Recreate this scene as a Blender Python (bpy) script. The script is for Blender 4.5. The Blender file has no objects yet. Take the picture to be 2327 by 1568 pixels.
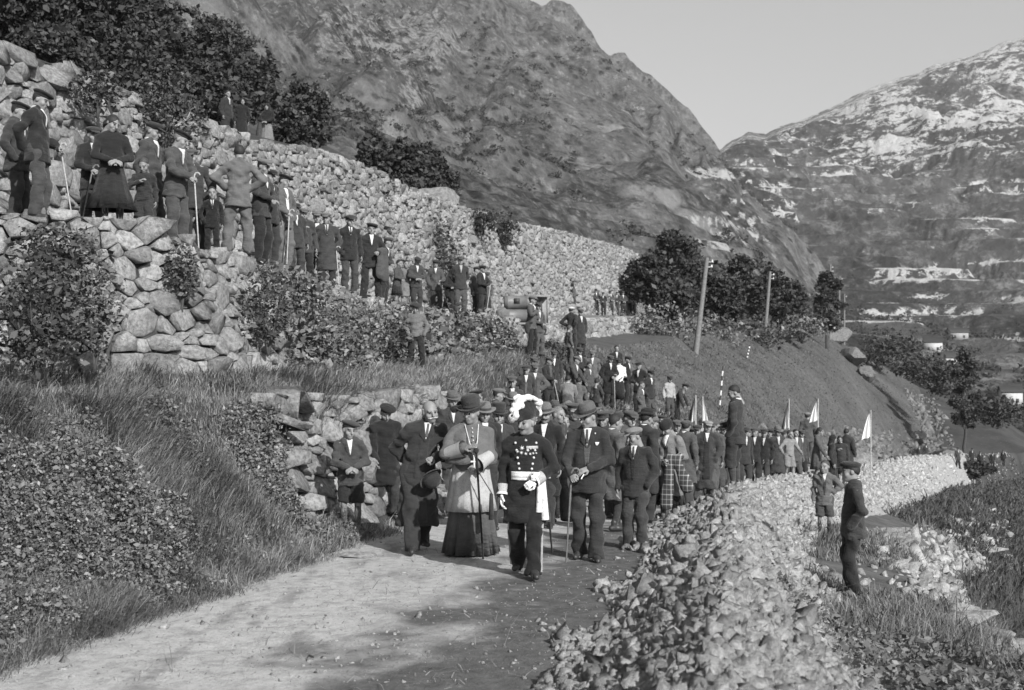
import bpy, math, random
import numpy as np
from mathutils import Vector, Matrix
R = math.radians
random.seed(7); rng = np.random.default_rng(7)
scene = bpy.context.scene
COL = scene.collection

# ---------------------------------------------------------------- camera, sky, sun, exposure
FPX, CX, HZ, CAMZ = 2800.0, 1163.5, 840.0, 2.1      # focal length / principal column / horizon row of the 2327 px plate
cam_d = bpy.data.cameras.new('camera'); cam = bpy.data.objects.new('camera', cam_d); COL.objects.link(cam)
cam.location = (0, 0, CAMZ); cam.rotation_euler = (R(90), 0, 0)
cam_d.sensor_width = 36.0; cam_d.lens = 36.0*FPX/2327.0
cam_d.shift_y = (HZ-784.0)/2327.0
cam_d.clip_start = 0.1; cam_d.clip_end = 20000
cam_d.dof.use_dof = True; cam_d.dof.focus_distance = 15.0; cam_d.dof.aperture_fstop = 3.2
scene.camera = cam
SUN_EL, SUN_ROT = R(30), R(150)
sun_from = Vector((math.sin(SUN_ROT)*math.cos(SUN_EL), math.cos(SUN_ROT)*math.cos(SUN_EL), math.sin(SUN_EL)))
world = bpy.data.worlds.new('World'); scene.world = world; world.use_nodes = True
wn = world.node_tree; wn.nodes.clear()
w_out = wn.nodes.new('ShaderNodeOutputWorld'); w_bg = wn.nodes.new('ShaderNodeBackground')
w_sky = wn.nodes.new('ShaderNodeTexSky'); w_sky.sky_type = 'NISHITA'; w_sky.sun_disc = False
w_sky.sun_elevation = SUN_EL; w_sky.sun_rotation = SUN_ROT; w_sky.altitude = 1000; w_sky.dust_density = 3.0; w_sky.ozone_density = 2.0
w_sep = wn.nodes.new('ShaderNodeSeparateColor')       # black-and-white plate: blue-sensitive emulsion
w_mix = wn.nodes.new('ShaderNodeMath'); w_mix.operation = 'MULTIPLY_ADD'; w_mix.inputs[1].default_value = 0.6
w_m2 = wn.nodes.new('ShaderNodeMath'); w_m2.operation = 'MULTIPLY'; w_m2.inputs[1].default_value = 0.4
wn.links.new(w_sky.outputs[0], w_sep.inputs[0])
wn.links.new(w_sep.outputs[1], w_m2.inputs[0]); wn.links.new(w_sep.outputs[2], w_mix.inputs[0]); wn.links.new(w_m2.outputs[0], w_mix.inputs[2])
wn.links.new(w_mix.outputs[0], w_bg.inputs[0]); w_bg.inputs[1].default_value = 0.082
wn.links.new(w_bg.outputs[0], w_out.inputs[0])
sun_d = bpy.data.lights.new('sun', 'SUN'); sun_d.energy = 3.6; sun_d.angle = R(0.53); sun_d.color = (1.0, 0.995, 0.985)
sun = bpy.data.objects.new('sun', sun_d); COL.objects.link(sun); sun.location = (40, -40, 60)
sun.rotation_euler = (-sun_from).to_track_quat('-Z', 'Y').to_euler()
vs = scene.view_settings
vs.view_transform = 'Standard'; vs.look = 'None'; vs.exposure = 0.85; vs.gamma = 1.0; vs.use_curve_mapping = False

# ---------------------------------------------------------------- helpers
def mk(name, V, faces, mats=(), smooth=False, mat_idx=None, attrs=None):
    """mesh from numpy: V (n,3), faces = array (m,k) or list of such arrays"""
    me = bpy.data.meshes.new(name)
    V = np.asarray(V, np.float32)
    if not isinstance(faces, (list, tuple)): faces = [faces]
    faces = [np.asarray(f, np.int32) for f in faces if len(f)]
    me.vertices.add(len(V)); me.vertices.foreach_set('co', V.ravel())
    tot = np.concatenate([np.full(len(f), f.shape[1], np.int32) for f in faces])
    loops = np.concatenate([f.ravel() for f in faces])
    start = np.concatenate([[0], np.cumsum(tot)[:-1]]).astype(np.int32)
    me.loops.add(len(loops)); me.loops.foreach_set('vertex_index', loops)
    me.polygons.add(len(tot)); me.polygons.foreach_set('loop_start', start); me.polygons.foreach_set('loop_total', tot)
    if smooth: me.polygons.foreach_set('use_smooth', np.ones(len(tot), bool))
    if mat_idx is not None: me.polygons.foreach_set('material_index', np.asarray(mat_idx, np.int32))
    for m in mats: me.materials.append(m)
    if attrs:
        for k, a in attrs.items():
            at = me.attributes.new(k, 'FLOAT', 'POINT'); at.data.foreach_set('value', np.asarray(a, np.float32))
    me.update(calc_edges=True); me.validate()
    return me

def ob(name, me, parent=None, loc=None, mat=None):
    o = bpy.data.objects.new(name, me); COL.objects.link(o)
    if parent is not None: o.parent = parent
    if loc is not None: o.location = loc
    if mat is not None and me is not None:
        if not me.materials: me.materials.append(None)
        o.material_slots[0].link = 'OBJECT'; o.material_slots[0].material = mat
    return o

def tag(o, label=None, cat=None, group=None, kind=None):
    if label: o['label'] = label
    if cat: o['category'] = cat
    if group: o['group'] = group
    if kind: o['kind'] = kind
    return o

def _hash(ix, iy, iz, seed):
    n = (ix*374761393 + iy*668265263 + iz*2147483647 + seed*1274126177) & 0xffffffff
    n = ((n ^ (n >> 13))*1274126177) & 0xffffffff
    return ((n ^ (n >> 16)) & 0xffff)/65535.0
def vnoise(P, seed=0):
    P = np.asarray(P, float); i = np.floor(P).astype(np.int64); f = P-i; f = f*f*(3-2*f)
    r = 0
    for dx in (0, 1):
        for dy in (0, 1):
            for dz in (0, 1):
                w = (f[..., 0] if dx else 1-f[..., 0])*(f[..., 1] if dy else 1-f[..., 1])*(f[..., 2] if dz else 1-f[..., 2])
                r = r + w*_hash(i[..., 0]+dx, i[..., 1]+dy, i[..., 2]+dz, seed)
    return r*2-1
def fbm(P, oct=4, seed=0, gain=.5):
    P = np.asarray(P, float); a = 1; r = 0; t = 0
    for o in range(oct):
        r = r+a*vnoise(P*2**o+o*17.3, seed+o); t += a; a *= gain
    return r/t

class NT:
    def __init__(s, name):
        s.m = bpy.data.materials.new(name); s.m.use_nodes = True
        s.t = s.m.node_tree; s.t.nodes.clear()
        s.out = s.n('ShaderNodeOutputMaterial'); s.b = s.n('ShaderNodeBsdfPrincipled')
        s.l(s.b.outputs[0], s.out.inputs[0])
    def n(s, t, **k):
        x = s.t.nodes.new(t)
        for a, v in k.items(): setattr(x, a, v)
        return x
    def l(s, a, b): s.t.links.new(a, b)
    def coord(s):
        return s.n('ShaderNodeTexCoord').outputs['Object']
    def pos(s):
        return s.n('ShaderNodeNewGeometry').outputs['Position']
    def noise(s, vec, scale, detail=4, rough=.6, sc=None):
        if sc is not None:
            mp = s.n('ShaderNodeMapping'); mp.inputs['Scale'].default_value = sc; s.l(vec, mp.inputs[0]); vec = mp.outputs[0]
        x = s.n('ShaderNodeTexNoise'); x.inputs['Scale'].default_value = scale; x.inputs['Detail'].default_value = detail
        x.inputs['Roughness'].default_value = rough; s.l(vec, x.inputs['Vector']); return x.outputs[0]
    def ramp(s, fac, stops, interp='LINEAR'):
        x = s.n('ShaderNodeValToRGB'); e = x.color_ramp.elements; x.color_ramp.interpolation = interp
        while len(e) < len(stops): e.new(0.5)
        for q, (p, v) in zip(e, stops): q.position = p; q.color = (v, v, v, 1)
        s.l(fac, x.inputs[0]); return x.outputs[0]
    def mix(s, fac, a, b, op='MIX'):
        x = s.n('ShaderNodeMix', data_type='RGBA', blend_type=op)
        for sock, v in ((x.inputs[0], fac), (x.inputs[6], a), (x.inputs[7], b)):
            if isinstance(v, (int, float)):
                sock.default_value = v if sock == x.inputs[0] else (v, v, v, 1)
            else: s.l(v, sock)
        return x.outputs[2]
    def math(s, op, a, b=0.0, clamp=False):
        x = s.n('ShaderNodeMath', operation=op); x.use_clamp = clamp
        for sock, v in ((x.inputs[0], a), (x.inputs[1], b)):
            if isinstance(v, (int, float)): sock.default_value = v
            else: s.l(v, sock)
        return x.outputs[0]
    def attr(s, name):
        x = s.n('ShaderNodeAttribute'); x.attribute_name = name; return x.outputs['Fac']
    def objrand(s):
        return s.n('ShaderNodeObjectInfo').outputs['Random']
    def color(s, c):
        if isinstance(c, (int, float)): s.b.inputs['Base Color'].default_value = (c, c, c, 1)
        else: s.l(c, s.b.inputs['Base Color'])
    def bump(s, h, strength=.4, dist=.02):
        x = s.n('ShaderNodeBump'); x.inputs['Strength'].default_value = strength; x.inputs['Distance'].default_value = dist
        s.l(h, x.inputs['Height']); s.l(x.outputs[0], s.b.inputs['Normal'])
    def fin(s, rough=.9, spec=.2):
        s.b.inputs['Roughness'].default_value = rough; s.b.inputs['Specular IOR Level'].default_value = spec; return s.m

def plain(name, c, rough=.8, spec=.3, var=.15, scale=30, bump=.2):
    t = NT(name); p = t.coord(); nz = t.noise(p, scale, 3)
    t.color(t.ramp(nz, [(.3, c*(1-var)), (.7, c*(1+var))])); 
    if bump: t.bump(nz, bump, .01)
    return t.fin(rough, spec)

def stone_mat(name, lo, hi, rand=True, attr=None, rs=1.0, lichen=.55):
    t = NT(name); p = t.pos()
    big = t.noise(p, 1.6*rs, 3); fine = t.noise(p, 16*rs, 6, .7); mic = t.noise(p, 70*rs, 4, .7)
    base = t.ramp(fine, [(.33, lo), (.66, hi)])
    r = t.attr(attr) if attr else t.objrand()
    base = t.mix(1.0, base, t.ramp(r, [(0, .62), (.5, .95), (1, 1.18)]), 'MULTIPLY')
    base = t.mix(t.ramp(mic, [(.60, 0), (.70, lichen)]), base, lo*.45)
    base = t.mix(t.ramp(big, [(.5, 0), (.75, .5)]), base, lo*.7)
    t.color(base); t.bump(t.mix(.4, fine, mic), 1.0, .05)
    return t.fin(.93, .15)

def place(px, py, Y):
    return Vector(((px-CX)*Y/FPX, Y, CAMZ-(py-HZ)*Y/FPX))
# ---------------------------------------------------------------- near ground: one lofted cross-section
def tab(*kv):
    a = np.array(kv, float); return lambda y: np.interp(y, a[:, 0], a[:, 1])
zl = tab((-6,.15),(0,.1),(8.5,.05),(12,.02),(14.7,0),(18.5,-.1),(22,-.35),(28,-.8),(36,-1.3),(41,-1.6),(50,-2.15),(60,-2.75),(80,-4),(116,-6.5),(140,-8),(170,0),(200,-6),(240,-22))
xl = tab((-6,-5.9),(0,-5),(8.5,-3.45),(12,-2.65),(14.7,-1.95),(16.2,-1.7),(18.5,-1.0),(22,.2),(28,2.4),(36,5.2),(41,6.8),(50,9.9),(60,13.4),(80,21),(116,35.5),(140,49),(170,56),(240,75))
xr = tab((-6,-2.0),(0,-1.1),(8.5,.52),(12,1.12),(14,1.5),(16.2,1.95),(18.5,2.5),(22,3.4),(28,5.4),(36,8.2),(41,9.9),(50,13.2),(60,17),(80,25),(116,40.5),(140,56),(170,66),(240,86))
zr = lambda y: zl(y)+tab((150,0),(170,-4),(240,-2))(y)
xc = tab((-6,-.8),(5,.75),(8.5,1.5),(14,2.5),(20.3,3.75),(24,4.8),(30,7.0),(41,11.2),(60,18.6),(80,27),(116,43),(140,58.5),(170,72),(240,92))
zc_ = tab((-6,.5),(8.5,.5),(14,.45),(20.3,.14),(24,-.15),(30,-.5),(41,-1.25),(60,-2.3),(80,-3.5),(116,-5.9),(140,-7.3),(170,-7),(240,-25))
xf = tab((-6,.6),(5,1.9),(8.5,2.5),(13.2,3.3),(21,4.95),(24,5.8),(30,8.2),(41,12.8),(60,20.6),(80,28.3),(116,44.3),(140,60),(170,74),(240,97))
zf = tab((-6,.05),(8.5,-.05),(13.2,-.35),(21,-.8),(24,-1.05),(30,-1.6),(41,-2.6),(60,-4.1),(80,-5.6),(116,-8.5),(140,-10),(170,-9),(240,-26))
xg = tab((-6,3.2),(5,4.1),(8.5,4.5),(13,5.0),(16.2,5.45),(21,6.6),(28,8.8),(30,9.6),(41,14.6),(60,22.8),(80,32),(116,50),(140,66),(170,82),(240,103))
zg = tab((-6,-.2),(8.5,-.42),(13,-.65),(16,-.85),(21,-1.15),(28,-1.75),(41,-3.2),(60,-5.0),(80,-6.8),(116,-10),(140,-12),(170,-11),(240,-27))
xh = lambda y: xg(y)+tab((0,1.0),(40,1.6),(240,5))(y)
zh = lambda y: zg(y)-tab((0,.8),(40,1.2),(240,2))(y)
xi = lambda y: xh(y)+15
zi = lambda y: zh(y)-tab((0,4.2),(60,4.6),(240,3))(y)
xj = lambda y: xi(y)+120
zj = lambda y: zi(y)-tab((0,30),(240,10))(y)
x1 = tab((-6,-9),(0,-7.5),(8.5,-5.5),(11.2,-4.6),(14,-3.8),(15,-3.3),(16.2,-2.75),(18.5,-1.75),(20.5,-1.5),(26,-1.1),(34,-.2),(38,.7),(45,2.6),(60,6.4),(80,12),(116,24),(140,31),(170,36),(240,50))
z1 = tab((-6,1.9),(0,1.9),(8.5,1.85),(11.2,1.78),(14,1.68),(16.2,1.6),(20.5,1.65),(26,1.95),(34,2.3),(38,2.6),(45,2.75),(60,3.4),(80,4.3),(116,6),(140,7.5),(170,9),(200,5),(240,-12))
xp = tab((-6,-7.6),(0,-6.3),(8.5,-4.6),(12,-3.55),(14,-2.95),(14.9,-2.9),(16.2,-2.4),(18.5,-1.4),(20.5,-1.1),(24,-.5),(34,.55),(38,1.6),(45,3.8),(60,9),(80,16),(116,29),(140,37),(170,42),(240,58))
zp = tab((-6,.95),(8.5,.9),(14,.75),(14.9,.3),(16.2,.1),(20.5,.1),(24,.35),(34,.7),(38,.95),(45,1.2),(60,1.9),(80,1.7),(116,2.2),(140,3.5),(170,8.4),(200,4),(240,-14))
xq = lambda y: xl(y)-tab((-6,.5),(14,.4),(20,.3),(24,.35),(28,.7),(34,1.0),(45,1.8),(60,1.4),(80,1.4),(116,2),(140,3),(170,9),(240,10))(y)
zq = tab((-6,.3),(8.5,.22),(14,.12),(20.5,-.12),(24,-.35),(28,-.2),(34,.3),(38,.55),(45,.5),(60,-1.0),(80,-2.3),(116,-4.4),(140,-4),(170,5),(200,0),(240,-18))
x2b = tab((-6,-90),(10,-27),(12,-20),(14,-12),(14.7,-9),(15.35,-6.2),(15.65,-4.95),(16.7,-3.85),(19.9,-3.4),(23.6,-3.25),(27,-2.65),(34,-1.35),(42,.2),(58,3.7),(76,7.8),(95,13),(116,19.5),(150,31),(240,42))
z2b = tab((-6,2.3),(14,2.2),(17,2.1),(24,2.1),(34,2.45),(42,2.9),(58,3.6),(76,4.4),(95,5.2),(116,6.6),(140,8),(170,9.4),(200,6),(240,-11))
x2t = tab((-6,-91),(10,-28),(12,-21),(14.5,-12),(15.3,-9),(16,-6.3),(16.45,-5.2),(17.3,-4.5),(19.9,-4.05),(23.6,-3.9),(27,-3.3),(34,-2),(42,-.4),(58,3),(76,7.0),(95,12),(116,18.5),(150,30),(240,40))
z2t = tab((-6,4.3),(14,4.3),(16,4.1),(16.45,3.9),(17.3,3.78),(19.9,3.77),(23.6,3.79),(27,3.62),(34,3.65),(42,3.85),(58,4.5),(76,5.3),(95,6),(116,7),(140,8.4),(170,10),(200,6.5),(240,-10))
x3b = tab((-6,-95),(10,-32),(14,-17),(15.3,-12.5),(16.5,-10),(18,-8.8),(20,-8),(22,-7.5),(26,-6.7),(32,-5.55),(40,-4),(48,-2.4),(60,.5),(76,4.5),(90,8.4),(100,11.4),(116,17),(150,28),(240,36))
z3b = tab((-6,4.6),(16,4.5),(20,4.15),(26,3.95),(42,4.1),(60,4.7),(76,5.5),(100,6.4),(116,7.4),(140,9),(170,10.5),(200,7),(240,-9))
x3t = lambda y: x3b(y)-.55
z3t = tab((-6,7.4),(14,7.4),(20.3,7.46),(22,7.5),(27,7.65),(30.5,7.7),(36,8.4),(41,8.6),(45,8.6),(54,9.0),(60,9.3),(73,10.2),(93,11.2),(100,11),(108,9.5),(130,9.6),(170,12),(200,9),(240,-6))
hx1 = lambda y: x3t(y)-9
hz1 = lambda y: z3t(y)+2.2
hx2 = lambda y: x3t(y)-42
hz2 = lambda y: z3t(y)+14
hx3 = lambda y: x3t(y)-150
hz3 = lambda y: z3t(y)+72
KX = [hx3, hx2, hx1, x3t, x3b, x2t, x2b, x1, xp, xq, xl, xr, xc, xf, xg, xh, xi, xj]
KZ = [hz3, hz2, hz1, z3t, z3b, z2t, z2b, z1, zp, zq, zl, zr, zc_, zf, zg, zh, zi, zj]
KA = [.5, .4, .2, .04, .04, .05, .08, .10, .10, .06, .03, .03, .07, .07, .08, .12, .25, .6]
def gnoise(X, Y):
    X = np.asarray(X, float); Y = np.asarray(Y, float)
    P = np.stack([X*.55, Y*.55, X*0], -1); Q = np.stack([X*2.3, Y*2.3, X*0+3], -1)
    return .7*vnoise(P, 3)+.35*vnoise(Q, 4)
def knots(y):
    return np.array([f(y) for f in KX]), np.array([f(y) for f in KZ])
def ground(X, Y):
    X, Y = np.broadcast_arrays(np.asarray(X, float), np.asarray(Y, float))
    kx = np.stack([f(Y) for f in KX]); kz = np.stack([f(Y) for f in KZ]); ka = np.array(KA)
    Z = np.full(X.shape, np.nan); A = np.zeros(X.shape)
    for i in range(len(KX)-1):
        w = np.maximum(kx[i+1]-kx[i], 1e-4); t = (X-kx[i])/w
        m = (X >= kx[i]) & (X <= kx[i+1])
        tt = np.clip(t, 0, 1)
        if i in (11, 12): ts = tt*tt*(3-2*tt)*.6+tt*.4
        else: ts = tt
        Z = np.where(m, kz[i]+(kz[i+1]-kz[i])*ts, Z); A = np.where(m, ka[i]+(ka[i+1]-ka[i])*tt, A)
    Z = np.where(np.isnan(Z), np.where(X < kx[0], kz[0], kz[-1]), Z)
    return Z+A*gnoise(X, Y)
def gz(x, y): return float(ground(np.array([x]), np.array([y]))[0])

ROWS = np.concatenate([np.arange(-6, 8, .5), np.arange(8, 14, .2), np.arange(14, 18, .1), np.arange(18, 30, .25), np.arange(30, 60, .6), np.arange(60, 120, 1.2), np.arange(120, 241, 3)])
def strip(name, c0, c1, nsub, mat, y0=-6, y1=240, smooth=True):
    rows = ROWS[(ROWS >= y0-1e-6) & (ROWS <= y1+1e-6)]
    X = []; U = []
    for ci in range(c0, c1):
        a, b = KX[ci](rows), KX[ci+1](rows)
        ns = nsub[ci-c0]
        for s in range(ns):
            X.append(a+(b-a)*s/ns); U.append(np.full(len(rows), (ci-c0)+s/ns))
    X.append(KX[c1](rows)); U.append(np.full(len(rows), float(c1-c0)))
    X = np.stack(X, 1); U = np.stack(U, 1); Y = np.repeat(rows[:, None], X.shape[1], 1)
    Xe = X.copy(); Xe[:, 0] += 1e-5; Xe[:, -1] -= 1e-5
    Z = ground(Xe, Y); n, m = X.shape
    V = np.stack([X, Y, Z], -1).reshape(-1, 3); I = np.arange(n*m).reshape(n, m)
    F = np.stack([I[:-1, :-1], I[:-1, 1:], I[1:, 1:], I[1:, :-1]], -1).reshape(-1, 4)
    me = mk(name, V, F, [mat], smooth, attrs={'across': U.ravel()})
    return tag(ob(name, me), kind='structure')

# ground materials
t = NT('road_dirt'); p = t.pos(); u = t.attr('across')
n1 = t.noise(p, .9, 5, .6); n2 = t.noise(p, 7, 6, .7); n3 = t.noise(p, 45, 4, .7); n4 = t.noise(p, 2.6, 4, .6, (1, .35, 1))
pale = t.ramp(n2, [(.25, .24), (.5, .44), (.75, .54)]); pale = t.mix(t.ramp(n3, [(.55, 0), (.68, .55)]), pale, .10)
pale = t.mix(t.ramp(n4, [(.52, 0), (.66, .55)]), pale, .13)
soil = t.ramp(n2, [(.3, .07), (.6, .135), (.8, .26)]); soil = t.mix(t.ramp(n3, [(.62, 0), (.70, .7)]), soil, .30)
sepy = t.n('ShaderNodeSeparateXYZ'); t.l(p, sepy.inputs[0])
yy = t.math('MULTIPLY', t.math('SUBTRACT', 13.2, sepy.outputs[1]), .022)     # the soil strip widens towards the near end
fac = t.math('ADD', t.math('ADD', u, yy), t.math('MULTIPLY', t.math('SUBTRACT', n1, .5), 1.0))
fac = t.math('ADD', fac, t.math('MULTIPLY', t.math('SUBTRACT', n2, .5), .35))
t.color(t.mix(t.ramp(fac, [(.56, 0), (.74, 1)]), pale, soil)); t.bump(t.mix(.5, n2, n3), .8, .05)
M_road = t.fin(.95, .1)
def soil_mat(name, lo, hi, sc=3, sp=.5, spv=.3):
    t = NT(name); p = t.pos(); n1 = t.noise(p, sc, 6, .65); n2 = t.noise(p, sc*9, 5, .7)
    c = t.ramp(n1, [(.3, lo), (.7, hi)]); c = t.mix(t.ramp(n2, [(.60, 0), (.72, sp)]), c, spv)
    t.color(c); t.bump(t.mix(.5, n1, n2), .9, .06); return t.fin(.95, .1)
M_bank = soil_mat('bank_soil', .035, .08, 2.5, .5, .14)
M_terr = soil_mat('terrace_soil', .05, .11, 1.5, .5, .2)
M_shelf = soil_mat('shelf_earth', .10, .24, 1.5, .6, .33)
M_gravel = soil_mat('gravel_bed', .20, .38, 4, .6, .36)
M_path = soil_mat('path_earth', .05, .14, 1.4, .5, .3)
M_stony = soil_mat('stony_earth', .05, .16, 2.2, .6, .28)
M_field = soil_mat('rough_field', .028, .07, .5, .4, .12)
t = NT('meadow_grass'); p = t.pos(); n1 = t.noise(p, .12, 5, .6); n2 = t.noise(p, 1.1, 6, .7, (1, .4, 1)); n3 = t.noise(p, 5, 4, .7)
c = t.ramp(n1, [(.3, .078), (.7, .125)]); c = t.mix(1, c, t.ramp(n2, [(.25, .7), (.75, 1.25)]), 'MULTIPLY'); c = t.mix(1, c, t.ramp(n3, [(.3, .75), (.7, 1.2)]), 'MULTIPLY')
t.color(c); t.bump(n3, .7, .25); M_meadow = t.fin(.95, .05)
M_hill = soil_mat('hillside_grass', .035, .075, .25, .5, .2)

strip('hillside', 0, 3, [10, 10, 8], M_hill)
strip('hill_terrace', 4, 5, [8], M_shelf)
strip('grass_terrace', 6, 7, [10], M_terr)
strip('hillside', 3, 4, [6], M_hill, y0=98)
strip('grass_terrace', 5, 6, [5], M_terr, y0=76)
strip('grass_bank', 7, 10, [8, 8, 3], M_bank, y1=48)
strip('meadow', 7, 10, [16, 16, 6], M_meadow, y0=48)
strip('road', 10, 11, [14], M_road, y1=141)
strip('hillside', 10, 13, [6, 6, 6], M_hill, y0=141)
strip('gravel_bank', 11, 13, [10, 8], M_gravel, y1=109.2)
strip('hillside', 11, 13, [10, 8], M_hill, y0=109.2, y1=141)
strip('footpath', 13, 14, [8], M_path, y1=42.0)
strip('stony_slope', 14, 15, [5], M_stony, y1=42.0)
strip('field', 13, 15, [8, 5], M_field, y0=42)
strip('field', 15, 17, [10, 12], M_field)
# ---------------------------------------------------------------- far terrain: valley and two mountains
def far_patch(name, pxs, Ys, zf, mat, extra=None):
    PX, YY = np.meshgrid(pxs, Ys, indexing='ij'); X = (PX-CX)*YY/FPX
    Z = zf(PX, YY, X); n, m = X.shape
    V = np.stack([X, YY, Z], -1).reshape(-1, 3); I = np.arange(n*m).reshape(n, m)
    F = np.stack([I[:-1, :-1], I[1:, :-1], I[1:, 1:], I[:-1, 1:]], -1).reshape(-1, 4)
    at = extra(PX, YY, X, Z) if extra else None
    return tag(ob(name, mk(name, V, F, [mat], True, attrs=at)), kind='structure')
def zat(py, Y): return CAMZ+(HZ-py)*Y/FPX
itp = np.interp
# right-hand profile (valley + snowy mountain): keys of distance -> height; ridge follows the photographed skyline
RXP = [900,1400,1560,1625,1665,1700,1740,1780,1830,1900,1960,2040,2120,2200,2260,2327,2500,3000,3600]
RYP = [420,400,375,345,318,300,303,285,270,240,210,182,152,128,105,82,40,-60,-120]
def z_right(PX, Y, X):
    ridge = itp(PX, RXP, RYP); Yr = 3000+0*PX; zr_ = zat(ridge, Yr)
    # valley floor keys
    z250 = itp(PX, [1300,1700,1900,2150,2327,2900], [6,-2,-20,-24,-26,-34])
    z420 = itp(PX, [1300,1700,1900,2150,2327,2900], [18,12,-2,-9,-12,-20])
    z650 = itp(PX, [1300,1700,1900,2150,2327,2900], [52,40,22,12,6,0])
    z950 = itp(PX, [1300,1700,1900,2150,2327,2900], [110,95,66,50,46,50])
    z1300 = itp(PX, [1300,1700,1850,2150,2327,2900], [210,185,150,130,140,180])
    f = lambda a, b, ya, yb: a+(b-a)*np.clip((Y-ya)/(yb-ya), 0, 1)
    Z = np.where(Y < 420, f(z250, z420, 250, 420), np.where(Y < 650, f(z420, z650, 420, 650), np.where(Y < 950, f(z650, z950, 650, 950), f(z950, z1300, 950, 1300))))
    s = np.clip((Y-1300)/(Yr-1300), 0, 1)
    Z = np.where(Y > 1300, z1300+(zr_-z1300)*(s**1.05), Z)
    Z = np.where(Y > Yr, zr_-(Y-Yr)*.5, Z)
    P = np.stack([X/240, Y/240, X*0], -1); amp = np.clip((Y-250)/1800, 0, 1)
    rid = 1-np.abs(fbm(P, 5, 11))*2
    # diagonal spurs running down to the left
    D = np.stack([(X+Y*.75)/190, (X-Y)/900, X*0], -1); spur = 1-np.abs(fbm(D, 4, 21))*2.2
    edge = np.clip((Yr-Y)/500, 0, 1)
    Z = Z+amp*(rid*42+spur*62)*edge+amp*9*fbm(P*7, 4, 31)
    Z = Z+6*fbm(np.stack([X/60, Y/60, X*0], -1), 4, 41)*np.clip((Y-250)/300, 0, 1)
    # cultivated terraces on the valley sides
    tw = np.clip((Y-420)/200, 0, 1)*np.clip((1900-Y)/500, 0, 1)*.75
    st = 5.0+Y/190; q = Z/st; fr = q-np.floor(q); step = (np.floor(q)+np.clip((fr-.72)/.28, 0, 1))*st
    Z = Z*(1-tw)+step*tw
    lim = zat(ridge+14*np.clip((Yr-Y)/900, 0, 1)+(-9*(.5-np.abs(fbm(np.stack([PX/60, Y/600, 0*PX], -1), 5, 99, .7)))+2.5*fbm(np.stack([PX/8, Y/300, 0*PX], -1), 2, 96)+4), Y)     # nothing stands above the skyline ridge
    return np.where(Y < Yr, np.minimum(Z, lim), Z)
def a_right(PX, Y, X, Z):
    gxr = np.gradient(Z, axis=1)/np.maximum(np.gradient(Y, axis=1), 1e-3)
    n = fbm(np.stack([X/55, Y/55, Z/40], -1), 4, 51); nb = fbm(np.stack([X/260, Y/260, X*0], -1), 3, 61)
    streak = fbm(np.stack([(X+Y*.6)/38, (X-Y*.8)/260, Z/120], -1), 4, 71)
    alt = np.clip((Z-260)/420, -.4, 1)
    snow_hi = np.clip(.34+streak*.42+nb*.30+n*.18+alt*.22, 0, .8)*np.clip((Z-170)/120, 0, 1)
    terr = np.clip((.34-np.abs(gxr))*7, 0, 1)*np.clip((fbm(np.stack([X/95, Y/120, X*0], -1), 3, 81)*2.2+.12)*3, 0, 1)*np.clip((Y-430)/120, 0, 1)*np.clip((2000-Y)/400, 0, 1)
    PY = HZ-(Z-CAMZ)*FPX/Y
    vt = np.clip(1-np.hypot((PX-1745)/150, (PY-480)/190), 0, 1)   # the snowed terraces at the head of the valley
    vt2 = np.clip(1-np.hypot((PX-2130)/230, (PY-660)/95), 0, 1)
    flat = np.clip((.42-np.abs(gxr))*5, 0, 1); fn = fbm(np.stack([X/110, Y/90, Z/6], -1), 4, 82)
    terr = np.clip(.16+vt*.60+vt2*.55+fn*1.5, 0, .9)*(.72+.28*flat)*np.clip((Y-400)/120, 0, 1)*np.clip((2100-Y)/300, 0, 1)
    wood = np.clip((fbm(np.stack([X/130, Y/160, X*0], -1), 4, 91)+.02)*4, 0, 1)*np.clip((2300-Y)/800, .25, 1)
    return {'snow': np.maximum(snow_hi, terr).ravel(), 'wood': wood.ravel()}
t = NT('snowy_mountain'); p = t.pos(); n1 = t.noise(p, .012, 8, .7); n2 = t.noise(p, .05, 8, .78); n3 = t.noise(p, .022, 8, .75, (1, 1, 2.5)); n4 = t.noise(p, .16, 5, .75)
def dots(t, p, sc, lo, hi):
    v = t.n('ShaderNodeTexVoronoi'); v.inputs['Scale'].default_value = sc; t.l(p, v.inputs['Vector'])
    return t.ramp(v.outputs['Distance'], [(lo, 1), (hi, 0)])
rock = t.ramp(n1, [(.34, .035), (.66, .13)]); rock = t.mix(t.ramp(n2, [(.49, 0), (.60, .8)]), rock, .28)
rock = t.mix(t.math('MULTIPLY', t.attr('wood'), t.ramp(n4, [(.35, 1), (.62, .2)])), rock, .03)
rock = t.mix(t.math('MULTIPLY', dots(t, p, .085, .25, .45), t.ramp(n1, [(.42, .9), (.55, 0)])), rock, .025)
sn = t.math('ADD', t.attr('snow'), t.math('MULTIPLY', t.math('SUBTRACT', n2, .5), 1.9)); sn = t.math('ADD', sn, t.math('MULTIPLY', t.math('SUBTRACT', n3, .5), 1.6)); sn = t.math('ADD', sn, t.math('MULTIPLY', t.math('SUBTRACT', n4, .5), .7))
t.color(t.mix(t.ramp(sn, [(.50, 0), (.62, 1)]), rock, .62)); t.bump(t.mix(.5, n2, n4), 1.0, 12); M_rmt = t.fin(.95, .05)
far_patch('snowy_mountain', np.arange(1380, 3000, 4.0), np.concatenate([np.linspace(235, 520, 70), np.linspace(525, 1500, 190), np.linspace(1510, 3000, 130), np.linspace(3020, 3700, 14)]), z_right, M_rmt, a_right)

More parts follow.
